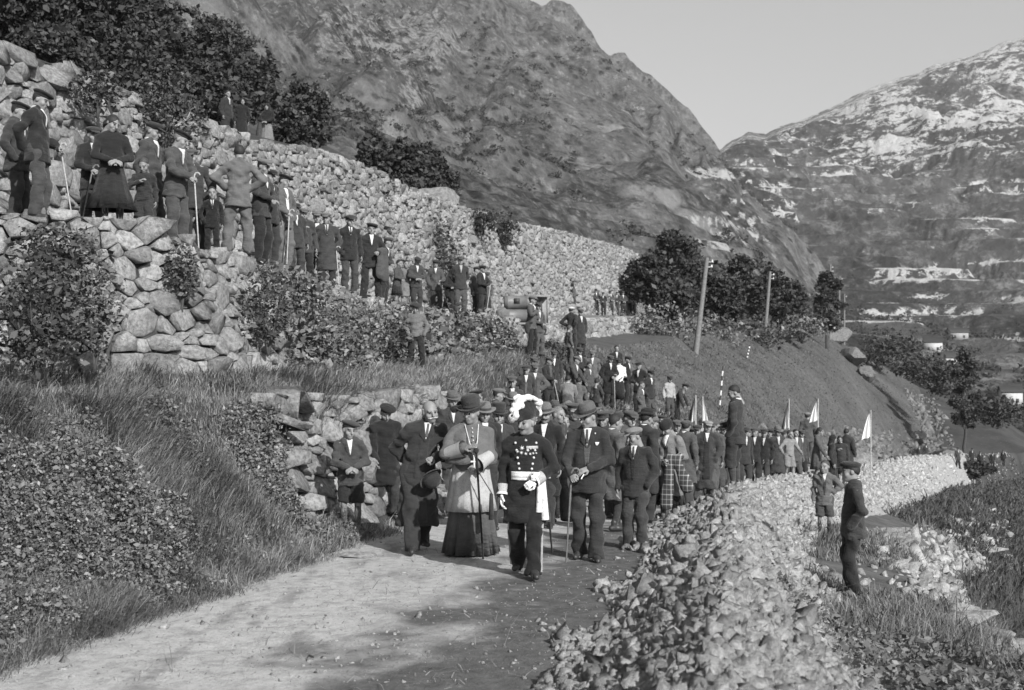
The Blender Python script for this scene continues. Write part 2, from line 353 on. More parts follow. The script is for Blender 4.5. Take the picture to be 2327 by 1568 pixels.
# left-hand mountain with a nearer spur
LXP = [-900,0,300,600,900,1050,1150,1200,1255,1300,1340,1370,1400,1440,1480,1510,1530,1570,1600,1625,1680,1750,1850,1950]
LYP = [-620,-560,-450,-330,-140,-60,-5,20,42,66,98,116,150,180,205,235,255,300,322,342,405,470,560,720]
SXP = [-900,300,480,560,620,680,740,800,870,920,960,1010,1080,1200]
SYP = [-500,-250,-70,8,58,96,132,168,206,240,262,292,350,420]
def z_left(PX, Y, X):
    ridge = itp(PX, LXP, LYP); zr_ = zat(ridge, 1700.0)
    z180 = itp(PX, [-900,300,700,1000,1200,1500,1650,1800,1950], [60,40,24,11,7,4,-4,-24,-60])
    z330 = itp(PX, [-900,300,700,1000,1200,1500,1650,1800,1950], [110,80,52,38,30,20,6,-16,-60])
    z560 = itp(PX, [-900,300,700,1000,1200,1500,1650,1800,1950], [190,150,100,84,72,52,34,10,-45])
    sp = zat(itp(PX, SXP, SYP), 950.0)
    z800 = np.maximum(itp(PX, [-900,300,700,1000,1200,1500,1650,1800,1950], [300,250,190,140,128,104,84,40,-25]), -40)
    f = lambda a, b, ya, yb: a+(b-a)*np.clip((Y-ya)/(yb-ya), 0, 1)
    Z = np.where(Y < 330, f(z180, z330, 180, 330), np.where(Y < 560, f(z330, z560, 330, 560), f(z560, z800, 560, 800)))
    s = np.clip((Y-800)/900, 0, 1); main = z800+(zr_-z800)*s**.9
    Z = np.where(Y > 800, main, Z)
    # spur: rises ahead of the main slope on the left, falls into the gully behind
    wgt = np.clip((1120-PX)/140, 0, 1)
    su = np.clip((Y-560)/390, 0, 1); spz = z560+(sp-z560)*su**1.0
    spz = np.where(Y > 950, sp-(Y-950)*.55, spz)
    Z = np.where((Y > 560), np.maximum(Z-wgt*np.clip((Y-900)/100, 0, 1)*np.clip((1250-Y)/200, 0, 1)*25, spz*wgt+Z*(1-wgt)), Z)
    Z = np.where(Y > 1700, zr_-(Y-1700)*.6, Z)
    amp = np.clip((Y-180)/1100, 0, 1); e = np.clip((1700-Y)/220, .12, 1)
    P = np.stack([X/150, Y/150, X*0], -1)
    D = np.stack([(X-Y*.5)/75, (X+Y)/420, X*0], -1)
    W = np.stack([X/60, Y/60, X*0], -1); wx = 40*vnoise(W*.7, 5); D = np.stack([(X-Y*.45+wx)/62, (X+Y)/520, X*0], -1); D2 = np.stack([(X+Y*.55+wx)/120, (X-Y)/800, X*0+7], -1)
    rg = lambda q, o, sd: 1-2.2*np.abs(fbm(q, o, sd))
    Z = Z+amp*np.clip((1750-Y)/260, .3, 1)*(34*rg(P, 5, 111)+40*rg(D, 5, 121)+46*rg(D2, 4, 125)+8*fbm(P*8, 4, 131))
    Z = Z+3*fbm(np.stack([X/30, Y/30, X*0], -1), 4, 141)*np.clip((Y-180)/150, 0, 1)
    tw = np.clip((Y-230)/120, 0, 1)*np.clip((640-Y)/150, 0, 1)*.7; st = 4.5; q = Z/st; fr = q-np.floor(q)
    Z = Z*(1-tw)+(np.floor(q)+np.clip((fr-.7)/.3, 0, 1))*st*tw
    lim = zat(ridge+12*np.clip((1700-Y)/500, 0, 1)+(16*(.5-np.abs(fbm(np.stack([PX/46, Y/500, 0*PX], -1), 5, 98, .7)))*-1.3+4*fbm(np.stack([PX/7, Y/300, 0*PX], -1), 2, 97)+7), Y)
    return np.where(Y < 1700, np.minimum(Z, lim), Z)
def a_left(PX, Y, X, Z):
    PY = HZ-(Z-CAMZ)*FPX/Y
    n = fbm(np.stack([X/26, Y/26, Z/26], -1), 4, 151)
    blob = lambda x, y, rx, ry: np.clip(1-np.hypot((PX-x)/rx, (PY-y)/ry), 0, 1)
    scree = blob(880, 90, 230, 170)*.9+blob(1180, 120, 170, 160)*.35+blob(1330, 170, 90, 110)*.4+blob(935, 225, 45, 40)*1.6+blob(760, 60, 120, 100)*.5+blob(1010, 60, 120, 120)*.6
    snow = blob(1455, 245, 62, 34)*2.2+blob(1350, 235, 36, 22)*1.4+blob(1580, 395, 50, 30)*.9+blob(1620, 385, 50, 34)*1.2+blob(1690, 480, 200, 160)*4.2*np.clip(.22+2.6*fbm(np.stack([X/70, Y/70, Z/5], -1), 3, 163), 0, 1)
    snow = np.clip(snow*.42+n*.3-.10, 0, .72)
    scr = np.clip(scree*1.0+n*.5-.05, 0, .75)
    gx = np.gradient(Z, axis=1)/np.maximum(np.gradient(Y, axis=1), 1e-3)
    ledge = np.clip((np.abs(gx)-.55)*3, 0, 1)*np.clip((660-Y)/100, 0, 1)*np.clip(fbm(np.stack([X/40, Y/40, X*0], -1), 3, 161)*4+.2, 0, 1)
    wood = np.clip((fbm(np.stack([X/45, Y/70, X*0], -1), 4, 171)+.05)*4, 0, 1)*np.clip((1100-Y)/400, .2, 1)
    return {'snow': snow.ravel(), 'scree': scr.ravel(), 'ledge': ledge.ravel(), 'wood': wood.ravel()}
t = NT('mountain_slope'); p = t.pos(); n1 = t.noise(p, .015, 8, .72); n2 = t.noise(p, .08, 8, .78); n3 = t.noise(p, .22, 5, .75); n5 = t.noise(p, .05, 6, .7, (1.6, .5, 1))
rock = t.ramp(n1, [(.34, .075), (.66, .17)]); rock = t.mix(1, rock, t.ramp(n2, [(.34, .3), (.66, 1.9)]), 'MULTIPLY')
rock = t.mix(t.ramp(n3, [(.53, 0), (.61, .85)]), rock, t.ramp(n5, [(.40, .02), (.58, .30)]))
rock = t.mix(t.math('MULTIPLY', dots(t, p, .12, .22, .42), t.ramp(n5, [(.36, 1), (.56, .15)])), rock, .018)
rock = t.mix(t.math('MULTIPLY', t.attr('wood'), t.ramp(n3, [(.38, .9), (.6, .1)])), rock, .022)
sc = t.math('ADD', t.attr('scree'), t.math('MULTIPLY', t.math('SUBTRACT', n3, .5), 2.6)); sc = t.math('ADD', sc, t.math('MULTIPLY', t.math('SUBTRACT', n2, .5), 1.6)); rock = t.mix(t.ramp(sc, [(.60, 0), (1.0, .75)]), rock, .34)
rock = t.mix(t.math('MULTIPLY', t.attr('ledge'), t.ramp(n2, [(.45, .9), (.6, .1)])), rock, .30)
sn = t.math('ADD', t.attr('snow'), t.math('MULTIPLY', t.math('SUBTRACT', n2, .5), 2.2)); sn = t.math('ADD', sn, t.math('MULTIPLY', t.math('SUBTRACT', n3, .5), 1.2))
t.color(t.mix(t.ramp(sn, [(.48, 0), (.75, 1)]), rock, .48)); t.bump(t.mix(.5, n2, n3), 1.0, 8); M_lmt = t.fin(.95, .05)
far_patch('mountain', np.arange(-400, 1991, 4.0), np.concatenate([np.linspace(178, 660, 150), np.linspace(665, 1700, 170), np.linspace(1715, 2100, 12)]), z_left, M_lmt, a_left)
# ---------------------------------------------------------------- mountain air
def closed_box(name, lo, hi):
    V = np.array([[x, y, z] for x in (lo[0], hi[0]) for y in (lo[1], hi[1]) for z in (lo[2], hi[2])])
    F = np.array([[0, 1, 3, 2], [4, 6, 7, 5], [0, 4, 5, 1], [2, 3, 7, 6], [0, 2, 6, 4], [1, 5, 7, 3]])
    return ob(name, mk(name, V, F))
allz = []
for o in COL.objects:
    if o.type == 'MESH':
        c = np.empty(len(o.data.vertices)*3, np.float32); o.data.vertices.foreach_get('co', c); allz += [c[2::3].min(), c[2::3].max()]
hz_ = closed_box('haze', (-4200, -400, float(min(allz))-12), (5200, 3900, float(max(allz))+90)); tag(hz_, kind='stuff')
hm = bpy.data.materials.new('mountain_air'); hm.use_nodes = True; hm.node_tree.nodes.clear()
ho = hm.node_tree.nodes.new('ShaderNodeOutputMaterial'); hv = hm.node_tree.nodes.new('ShaderNodeVolumePrincipled')
hv.inputs['Color'].default_value = (.95, .95, .95, 1); hv.inputs['Density'].default_value = 0.00012; hv.inputs['Anisotropy'].default_value = .2
hm.node_tree.links.new(hv.outputs[0], ho.inputs['Volume']); hz_.data.materials.append(hm)
# ---------------------------------------------------------------- dry stone walls: irregular fitted stones
def clip_poly(poly, nx, ny, d):
    out = []; n = len(poly)
    for i in range(n):
        a = poly[i]; b = poly[(i+1) % n]
        da = a[0]*nx+a[1]*ny-d; db = b[0]*nx+b[1]*ny-d
        if da <= 0: out.append(a)
        if (da < 0 < db) or (db < 0 < da):
            s = da/(da-db); out.append((a[0]+(b[0]-a[0])*s, a[1]+(b[1]-a[1])*s))
    return out
def pack(U, H, rfun, seed, tries):
    """dart throwing with varied radii in a U x H rectangle, then a power diagram"""
    r_ = np.random.default_rng(seed); pts = []; grid = {}; cs = .5
    hf = H if callable(H) else (lambda u: H)
    for k in range(tries):
        u = r_.uniform(0, U); v = r_.uniform(0, 1)*hf(u); r = rfun(u, v, r_)*(1.0 if k < tries*.35 else .62 if k < tries*.7 else .42)
        gi, gj = int(u/cs), int(v/cs); ok = True
        for i in range(gi-2, gi+3):
            for j in range(gj-2, gj+3):
                for (a, b, c) in grid.get((i, j), ()):
                    if ((a-u)/1.25)**2+(b-v)**2 < (r+c)**2*.80: ok = False; break
                if not ok: break
            if not ok: break
        if ok: grid.setdefault((gi, gj), []).append((u, v, r)); pts.append((u, v, r))
    cells = []
    for (u, v, r) in pts:
        gi, gj = int(u/cs), int(v/cs)
        top = hf(u)+r_.uniform(-.06, .12)
        poly = [(max(u-1.2, -.05), max(v-1.0, -.12)), (min(u+1.2, U+.05), max(v-1.0, -.12)), (min(u+1.2, U+.05), min(v+1.0, top)), (max(u-1.2, -.05), min(v+1.0, top))]
        nb = []
        for i in range(gi-3, gi+4):
            for j in range(gj-3, gj+4):
                nb += [q for q in grid.get((i, j), ()) if q[0] != u or q[1] != v]
        nb.sort(key=lambda q: (q[0]-u)**2+(q[1]-v)**2)
        for (a, b, c) in nb[:22]:
            dx, dy = (a-u)/1.5, (b-v); D2 = dx*dx+dy*dy
            if D2 < 1e-6: continue
            # power bisector in squeezed space
            m = (D2+r*r-c*c)/2
            nx, ny = dx/1.5, dy
            d = m+dx*u/1.5+dy*v
            poly = clip_poly(poly, nx, ny, d)
            if len(poly) < 3: break
        if len(poly) >= 3: cells.append((u, v, r, poly))
    return cells
def chaikin(poly):
    out = []; n = len(poly)
    for i in range(n):
        a, b = poly[i], poly[(i+1) % n]
        out.append((a[0]*.8+b[0]*.2, a[1]*.8+b[1]*.2)); out.append((a[0]*.2+b[0]*.8, a[1]*.2+b[1]*.8))
    return out
def stone_geo(poly, mapf, r_, gap, bulge):
    P = np.array(poly)
    if len(P) <= 3: P = np.array(chaikin([tuple(q) for q in P]))
    # drop tiny edges
    keep = [i for i in range(len(P)) if np.hypot(*(P[i]-P[i-1])) > .015]; P = P[keep]
    if len(P) < 3: return None
    c = P.mean(0); rad = np.hypot(*(P-c).T).mean()
    if rad < .03: return None
    sh = max(.5, 1-gap/rad)
    n = len(P); tilt = r_.normal(0, .34, 2); b = bulge*rad*r_.uniform(.35, 1.0); off = r_.uniform(-.04, .06)
    P = P+r_.normal(0, .07*rad, P.shape)
    rings = []
    for sc, dep, jit in ((sh, -.12, 0), (sh*.985, .72*b, .03), (sh*r_.uniform(.80, .95), b, .07)):
        q = c+(P-c)*sc*(1+r_.normal(0, jit, (n, 1)))
        d = dep+off+((q-c)@tilt if dep > 0 else 0)+(r_.normal(0, .22*b, n) if dep > 0 else 0)
        rings.append(mapf(q[:, 0], q[:, 1], d))
    cd = mapf(np.array([c[0]]), np.array([c[1]]), np.array([b*1.06+off]))
    V = np.concatenate(rings+[cd]); I = np.arange(n); J = (I+1) % n
    Q = np.concatenate([np.stack([I+k*n, J+k*n, J+(k+1)*n, I+(k+1)*n], 1) for k in range(2)])
    T = np.stack([I+2*n, J+2*n, np.full(n, 3*n)], 1)
    return V, Q, T
def build_wall(name, label, line, zb, zt, batter, rfun, seed, tries, mat_one, mat_many, gap=.012, bulge=.42, keep=None, nobj=300, core_mat=None, facing=1):
    """line: base polyline [(x,y)]; zb/zt: bottom and top height at arc length; batter: lean back per metre"""
    L = np.array(line, float); seg = np.hypot(*np.diff(L, axis=0).T); S = np.concatenate([[0], np.cumsum(seg)])
    tx = np.gradient(L[:, 0], S); ty = np.gradient(L[:, 1], S); nrm = np.hypot(tx, ty); nx, ny = ty/nrm*facing, -tx/nrm*facing
    zB = np.array([zb(x, y) for x, y in L]); zT = np.array([zt(x, y) for x, y in L])
    def mapf(u, v, d):
        x = np.interp(u, S, L[:, 0]); y = np.interp(u, S, L[:, 1]); ax = np.interp(u, S, nx); ay = np.interp(u, S, ny); z0 = np.interp(u, S, zB)
        k = d-batter*v
        return np.stack([x+ax*k, y+ay*k, z0+v+0*d], -1)
    hf = lambda u: float(np.interp(u, S, zT-zB))
    cells = pack(S[-1], hf, rfun, seed, tries); r_ = np.random.default_rng(seed+1)
    us = np.linspace(0, S[-1], 160); hh = np.array([hf(u) for u in us])
    B = mapf(us, us*0-.3, us*0-.07); T = mapf(us, hh-.03, us*0-.07); T2 = T.copy(); T2[:, 0] -= np.interp(us, S, nx)*.7; T2[:, 1] -= np.interp(us, S, ny)*.7
    V = np.concatenate([B, T, T2]); n = len(us); I = np.arange(n-1)
    core = ob(name, mk(name, V, np.concatenate([np.stack([I, I+1, I+1+n, I+n], 1), np.stack([I+n, I+1+n, I+1+2*n, I+2*n], 1)]), [core_mat]))
    tag(core, label, 'stone wall')
    geo = []
    for (u, v, r, poly) in cells:
        m = mapf(np.array([u]), np.array([v]), np.array([0.]))[0]
        if keep is not None and not keep(m): continue
        g = stone_geo(poly, mapf, r_, gap, bulge)
        if g is None: continue
        ext = np.ptp(g[0], axis=0).max()/max(m[1], 1); px = CX+m[0]*FPX/m[1]
        geo.append((ext if 30 < px < 2330 else ext*.01, g))
    geo.sort(key=lambda e: -e[0])
    for e, (Vs, Q, T) in geo[:nobj]:
        c = Vs.mean(0); ob('stone', mk('stone', Vs-c, [Q, T], [mat_one]), core, tuple(c))
    rest = geo[nobj:]
    if rest:
        VV, QQ, TT, AA, o = [], [], [], [], 0
        for e, (Vs, Q, T) in rest:
            VV.append(Vs); QQ.append(Q+o); TT.append(T+o); AA.append(np.full(len(Vs), r_.random())); o += len(Vs)
        s = ob('stones', mk('stones', np.concatenate(VV), [np.concatenate(QQ), np.concatenate(TT)], [mat_many], attrs={'tone': np.concatenate(AA)}), core); s['kind'] = 'stuff'
    return core
M_st1 = stone_mat('granite_stone', .13, .40); M_stn = stone_mat('granite_stones', .13, .40, attr='tone')
M_core = plain('wall_earth', .05, .95, .1, .4, 6)
lin = lambda fx, ys: [(float(fx(y)), float(y)) for y in ys]
rbig = lambda u, v, r: r.choice([.11, .16, .2, .26, .33], p=[.2, .25, .25, .2, .1])
rmed = lambda u, v, r: r.choice([.09, .13, .17, .22, .28], p=[.2, .27, .25, .18, .1])
build_wall('retaining_wall', 'tall pale dry stone retaining wall behind the row of onlookers on the upper terrace', lin(x3b, np.concatenate([np.arange(16.5, 40, .8), np.arange(40, 104, 2)])),
           lambda x, y: float(z3b(y)), lambda x, y: float(z3t(y)), .11, lambda u, v, r: rbig(u, v, r)*(.92 if u < 8 else .64), 5, 70000, M_st1, M_stn, bulge=.30, core_mat=M_core)
build_wall('retaining_wall', 'rubble stone wall with weeds below the standing onlookers at the left', lin(x2b, np.concatenate([np.arange(14.0, 18, .12), np.arange(18, 80, 1.0)])),
           lambda x, y: float(z2b(y)), lambda x, y: float(z2t(y)), .33, lambda u, v, r: rbig(u, v, r)*.72, 9, 30000, M_st1, M_stn, gap=.013, bulge=.42, core_mat=M_core)
build_wall('retaining_wall', 'low broken stone wall beside the road behind the boy in the beret', lin(lambda y: xp(y)+.06, np.arange(15.0, 22, .2)),
           lambda x, y: float(zp(y))-.1, lambda x, y: float(zp(y))-.1+(float(z1(y))+.22-float(zp(y)))*min(1, .25+(y-15)*1.1, .2+(22-y)*.9), .22, lambda u, v, r: rmed(u, v, r)*.85, 13, 8000, M_st1, M_stn, gap=.012, bulge=.42, core_mat=M_core)
# ---------------------------------------------------------------- vegetation
def leaf_mat(name, lo, hi, rough=.7):
    t = NT(name); r = t.attr('tone'); t.color(t.ramp(r, [(0, lo), (.7, (lo+hi)/2), (1, hi)])); return t.fin(rough, .25)
M_grass = leaf_mat('dry_grass', .07, .34); M_bram = leaf_mat('bramble_leaves', .04, .34, .55); M_oak = leaf_mat('oak_leaves', .02, .10, .6)
M_ivy = leaf_mat('ivy_leaves', .025, .16, .5); M_pale = leaf_mat('pale_weeds', .06, .24)
M_bark = plain('bark', .06, .95, .1, .4, 12, .6); M_pole = plain('weathered_pole', .16, .9, .1, .25, 9, .4)
def blades(P, h, w, lean, r_, mat, name, kind='stuff', parent=None):
    n = len(P); a = r_.uniform(0, 2*np.pi, n); bx = np.stack([np.cos(a), np.sin(a), 0*a], 1)*(w*.5)[:, None]
    cl = vnoise(np.stack([P[:, 0]*2.2, P[:, 1]*2.2, 0*P[:, 0]], 1), 44); c2 = vnoise(np.stack([P[:, 0]*2.2, P[:, 1]*2.2, 0*P[:, 0]+9], 1), 45); bend = r_.normal(0, .5, (n, 2))+lean+np.stack([cl, c2], 1)*.8; h = h*(1+.5*cl); hh = h[:, None]
    mid = P+np.concatenate([bend*hh*.28, .58*hh], 1); tip = P+np.concatenate([bend*hh*.85, hh*(.95-.25*np.linalg.norm(bend, axis=1)[:, None].clip(0, 2))], 1)
    V = np.stack([P-bx, P+bx, mid+bx*.8, mid-bx*.8, tip], 1).reshape(-1, 3); I = np.arange(n)*5
    me = mk(name, V, [np.stack([I, I+1, I+2, I+3], 1), np.stack([I+3, I+2, I+4], 1)], [mat], attrs={'tone': np.repeat(np.clip(r_.beta(2, 2.2, n)+.22*vnoise(P*np.array([.9, .9, 0]), 46), 0, 1), 5)})
    o = ob(name, me, parent); tag(o, kind=kind); return o
def leaf_geo(C, size, r_, up=.3):
    n = len(C); d = r_.normal(0, 1, (n, 3)); d[:, 2] *= .7; d /= np.linalg.norm(d, axis=1)[:, None]
    e = r_.normal(0, 1, (n, 3)); e -= (e*d).sum(1)[:, None]*d; e /= np.linalg.norm(e, axis=1)[:, None]
    s = (np.asarray(size)*np.clip(r_.gamma(4, .25, n), .35, 2.2))[:, None]
    V = np.stack([C-d*s*.55, C+e*s*.32, C+d*s*.55, C-e*s*.32], 1).reshape(-1, 3); I = np.arange(n)*4
    return V, np.stack([I, I+1, I+2, I+3], 1)
def leaves(C, size, r_, mat, name, parent=None, kind=None, tone=None):
    V, F = leaf_geo(C, size, r_)
    t_ = r_.beta(1.6, 2.4, len(C)) if tone is None else tone
    o = ob(name, mk(name, V, F, [mat], attrs={'tone': np.repeat(t_, 4)}), parent)
    if kind: o['kind'] = kind
    return o
def on_ground(X, Y, dz=0): return np.stack([X, Y, ground(X, Y)+dz], 1)
r_ = np.random.default_rng(21)
def rnd_y(n, a, b, p=1.0):
    u = r_.random(n); return (a**-p+(b**-p-a**-p)*u)**(-1/p)
# bank grass + terrace grass
Y = rnd_y(115000, 8.2, 27, 1.2); T = r_.random(len(Y)); X = xl(Y)+(x1(Y)-.2-xl(Y))*T
m = ~((Y > 15.6) & (Y < 21.5) & (T < .97)) & (vnoise(np.stack([X*1.1, Y*1.1, 0*X], 1), 7) > -.55+.3*(T < .08))
X, Y = X[m], Y[m]; n = len(X); fall = np.stack([np.full(n, .45), np.full(n, -.15)], 1)
blades(on_ground(X, Y, -.03), r_.gamma(5, .026, n)+.05, .0065*(Y/10)**.8, fall*r_.uniform(.2, 1.3, (n, 1)), r_, M_grass, 'bank_grass')
Y = rnd_y(64000, 10.5, 48, 1.0); T = r_.random(len(Y)); xa = x2b(Y)+.1; X = xa+(x1(Y)+.1-xa)*T; X = np.maximum(X, -.5*Y)
n = len(X); blades(on_ground(X, Y, -.03), r_.gamma(5, .026, n)+.04, .008*(Y/12)**.8, np.stack([r_.normal(.5, .25, n), r_.normal(-.1, .2, n)], 1), r_, M_grass, 'terrace_grass')
Y = rnd_y(20000, 21, 46, .8); T = r_.random(len(Y)); X = xl(Y)+(x1(Y)-xl(Y))*T; n = len(X)
blades(on_ground(X, Y, -.03), r_.gamma(4, .028, n)+.04, .012*(Y/20), np.stack([r_.normal(.4, .3, n), r_.normal(-.2, .2, n)], 1), r_, M_grass, 'slope_grass')
Y = rnd_y(9000, 8.0, 20, 1.2); X = xl(Y)+r_.normal(-.03, .10, len(Y))+.10*vnoise(np.stack([Y*2.2, 0*Y, 0*Y], 1), 61)+.05*vnoise(np.stack([Y*7, 0*Y, 0*Y+3], 1), 62); n = len(X)
blades(on_ground(X, Y, -.02), r_.gamma(3, .024, n)+.03, .006*(Y/10), r_.normal(0, .7, (n, 2))+np.array([.5, -.2]), r_, M_grass, 'verge_grass')
# brambles on the bank: leafy humps
Y = rnd_y(200000, 8.2, 16.5, 1.0); T = r_.uniform(.03, .9, len(Y)); X = xl(Y)+(x1(Y)-xl(Y))*T
hn = vnoise(np.stack([X*1.5, Y*1.5, 0*X], 1), 9)*.6+vnoise(np.stack([X*3.3, Y*3.3, 0*X+5], 1), 10)*.4
m = (hn+.35*r_.normal(0, 1, len(hn))*.5 > -.04)&~((Y > 15.7)); X, Y, hn, T = X[m], Y[m], hn[m], T[m]
C = on_ground(X, Y); up = (np.clip(hn+.15, 0, 1)*.75+.05)*r_.random(len(X))**.45; C[:, 2] += up*np.clip(T*6, .2, 1)
C += r_.normal(0, .04, C.shape); leaves(C, .028*(C[:, 1]/10)**.5, r_, M_bram, 'bramble_leaves', kind='stuff')
Y = rnd_y(34000, 46, 165, .6); T = r_.random(len(Y)); xe = np.where(Y > 100, xl(Y)-1, xq(Y)); X = xe+(x1(Y)-xe)*T; n = len(X)
blades(on_ground(X, Y, -.03), r_.gamma(3, .022, n)+.02, .05*(Y/60), r_.normal(0, .4, (n, 2)), r_, leaf_mat('meadow_tufts', .07, .17), 'meadow_grass')
# weeds, right-hand path and field
Y = rnd_y(42000, 8, 45, 1.1); T = r_.random(len(Y)); X = xf(Y)-.1+(xh(Y)-xf(Y)+.1)*T
m = vnoise(np.stack([X*.9, Y*.6, 0*X], 1), 12) > -.05+.75*((Y > 10)&(T > .72)&(T<.93)); X, Y = X[m], Y[m]; n = len(X)
blades(on_ground(X, Y, -.02), r_.gamma(4, .035, n)+.04, .008*(Y/10), r_.normal(0, .5, (n, 2)), r_, M_pale, 'path_weeds')
Y = rnd_y(60000, 9, 75, .8); T = r_.random(len(Y))**1.3; X = xh(Y)+(xi(Y)+12-xh(Y))*T; n = len(X)
blades(on_ground(X, Y, -.03), r_.gamma(4, .06, n)+.06, .013*(Y/14), r_.normal(0, .5, (n, 2)), r_, leaf_mat('rough_grass', .03, .12), 'field_grass')
Y = rnd_y(30000, 24, 100, .5); T = r_.random(len(Y)); X = xh(Y)+(xi(Y)+16-xh(Y))*T; n = len(X)
blades(on_ground(X, Y, -.05), r_.gamma(4, .07, n)+.08, .04*(Y/40), r_.normal(0, .6, (n, 2)), r_, leaf_mat('field_tufts', .03, .13), 'field_tufts')
Y = rnd_y(26000, 38, 140, .5); T = r_.random(len(Y)); xa = np.where(Y > 105, xc(Y)+.5, xf(Y)); X = xa+(xh(Y)+3-xa)*T; n = len(X)
blades(on_ground(X, Y, -.05), r_.gamma(4, .05, n)+.06, .05*(Y/50), r_.normal(0, .6, (n, 2)), r_, leaf_mat('bank_tufts', .03, .13), 'slope_tufts')
X = r_.uniform(2.2, 4.4, 9000); Y = r_.uniform(7.6, 10.6, 9000); m = vnoise(np.stack([X*1.6, Y*1.6, 0*X], 1), 14) > -.25; X, Y = X[m], Y[m]
leaves(on_ground(X, Y, .03)+np.stack([0*X, 0*X, r_.random(len(X))**2*.16], 1), .036, r_, M_pale, 'fallen_leaves', kind='stuff')

# creeper covering the middle stretch of the lower wall
Y = r_.uniform(19, 41, 23000); f = r_.random(len(Y)); X = x2b(Y)+(x2t(Y)-x2b(Y))*f; Z = z2b(Y)+(z2t(Y)-z2b(Y))*f
k = vnoise(np.stack([Y*.55, Z*1.3, 0*Y], 1), 15)+.55*np.clip(1-np.abs(Y-34)/9, 0, 1)+.25*(1-f); m = k > .22
C = np.stack([X+.1+np.abs(r_.normal(0, .16, len(Y))), Y+r_.normal(0, .1, len(Y)), Z+r_.normal(0, .05, len(Y))], 1)[m]
leaves(C, .055+.002*C[:, 1], r_, M_bram, 'wall_creeper', kind='stuff')
Y = rnd_y(420, 7.8, 14.5, 1); X = xl(Y)+(xr(Y)-xl(Y))*r_.beta(2.2, 1.5, len(Y)); n = len(X)
blades(on_ground(X, Y, .006), r_.gamma(3, .010, n)+.01, .006+0*Y, r_.normal(0, 4.5, (n, 2)), r_, leaf_mat('straw', .10, .42), 'road_straw')
def bush(px, py, Y, rx, rz, n, size, mat, label, name='bush', ry=None, trunk=False, parent=None):
    c = place(px, py, Y); ry = ry or rx
    D = r_.normal(0, 1, (n*2, 3)); D /= np.linalg.norm(D, axis=1)[:, None]
    rad = r_.random(len(D))**.38
    lump = 1+.38*vnoise(D*2.3+px*.37, 3)+.22*vnoise(D*5+px, 4)
    Q = D*(rad*lump)[:, None]; m = (vnoise(Q*3.1+px*.11, 6) > -.28); Q = Q[m][:n]
    C = Q*np.array([rx, ry, rz])+np.array(c)
    g = ground(C[:, 0], C[:, 1]); C = C[(C[:, 2] > g-.05)]
    root = bpy.data.objects.new(name, None); COL.objects.link(root); root.location = (c.x, c.y, max(gz(c.x, c.y), c.z-rz*1.05)); tag(root, label, 'bush')
    o = leaves(C-np.array(root.location), size, r_, mat, 'foliage', root)
    st = []
    for k in range(5):
        a = r_.uniform(0, 6.28); st.append(((0, 0, -.1), (math.cos(a)*rx*.5, math.sin(a)*ry*.5, (c.z-root.location.z)+rz*.3), .02+.008*rx, .008))
    ob('stem', tube_mesh(st, M_bark, 5), root)
    return root
def tube_mesh(segs, mat, k=6):
    VV, FF, o = [], [], 0
    for a, b, ra, rb in segs:
        a = np.array(a, float); b = np.array(b, float); d = b-a; d /= max(np.linalg.norm(d), 1e-6)
        u = np.cross(d, [0, 0, 1] if abs(d[2]) < .9 else [1, 0, 0]); u /= np.linalg.norm(u); v = np.cross(d, u)
        an = np.arange(k)*2*np.pi/k; ring = np.cos(an)[:, None]*u+np.sin(an)[:, None]*v
        VV += [a+ring*ra, b+ring*rb]; I = np.arange(k); J = (I+1) % k
        FF.append(np.stack([I, J, J+k, I+k], 1)+o); o += 2*k
    return mk('tube', np.concatenate(VV), np.concatenate(FF), [mat], True)
# bushes growing on and over the walls
bush(130, 600, 14.9, .55, .62, 2600, .055, M_ivy, 'dark leafy bush hanging over the wall at the far left', ry=.5)
bush(85, 725, 13.9, .55, .6, 2400, .055, M_ivy, 'dense weed bush at the foot of the wall on the far left', ry=.5)
bush(215, 700, 14.6, .35, .6, 1500, .05, M_pale, 'thin upright weed bush in front of the left wall stones')
bush(598, 1010, 15.1, .34, .62, 2600, .04, M_bram, 'bramble clump against the left end of the roadside wall', ry=.3)
bush(222, 200, 21.6, .5, .4, 1200, .06, M_ivy, 'ivy tuft on the tall wall above the man with the cane', ry=.35)
bush(412, 618, 16.4, .25, .42, 900, .045, M_ivy, 'small green clump growing out of the wall below the old man with the cane', ry=.2)
bush(610, 700, 17.9, .45, .55, 1600, .05, M_ivy, 'leafy bush spilling over the wall below the youth in white shirt', ry=.4)
bush(700, 745, 20.5, .75, .95, 4200, .06, M_bram, 'large bramble bush covering the wall below the men in caps')
bush(775, 790, 22.5, .7, .8, 3000, .06, M_pale, 'pale weedy bush lower down beside the big bramble bush')
bush(830, 740, 25.5, .7, .65, 2400, .06, M_bram, 'bramble bush under the man carrying a coat over his arm')
bush(890, 790, 26.5, .6, .6, 2000, .065, M_ivy, 'dark bush in the hollow left of the boy in the sweater')
bush(1010, 760, 34, 1.0, .75, 2600, .075, M_ivy, 'wide dark bush behind the boy in the sweater')
bush(1090, 755, 37, 1.2, .75, 2800, .08, M_bram, 'broad bramble bush on the bank right of the boy in the sweater')
bush(1135, 800, 40, .7, .35, 1100, .08, M_ivy, 'low dark bush at the right end of the bramble bank')
bush(985, 560, 47, 1.0, 1.1, 1800, .11, M_ivy, 'creeper growing on the tall retaining wall')
bush(1015, 620, 44, .5, .9, 900, .1, M_ivy, 'thin creeper hanging down the middle of the tall wall')
bush(1090, 500, 53, 1.2, .55, 1200, .12, M_oak, 'dark shrub on top of the tall wall', ry=.8)
bush(1150, 520, 57, .6, .8, 900, .12, M_oak, 'small shrub on the wall top further along')
bush(370, 245, 24.6, .75, .8, 2600, .07, M_ivy, 'ivy bush draped over the top of the tall wall', ry=.5)
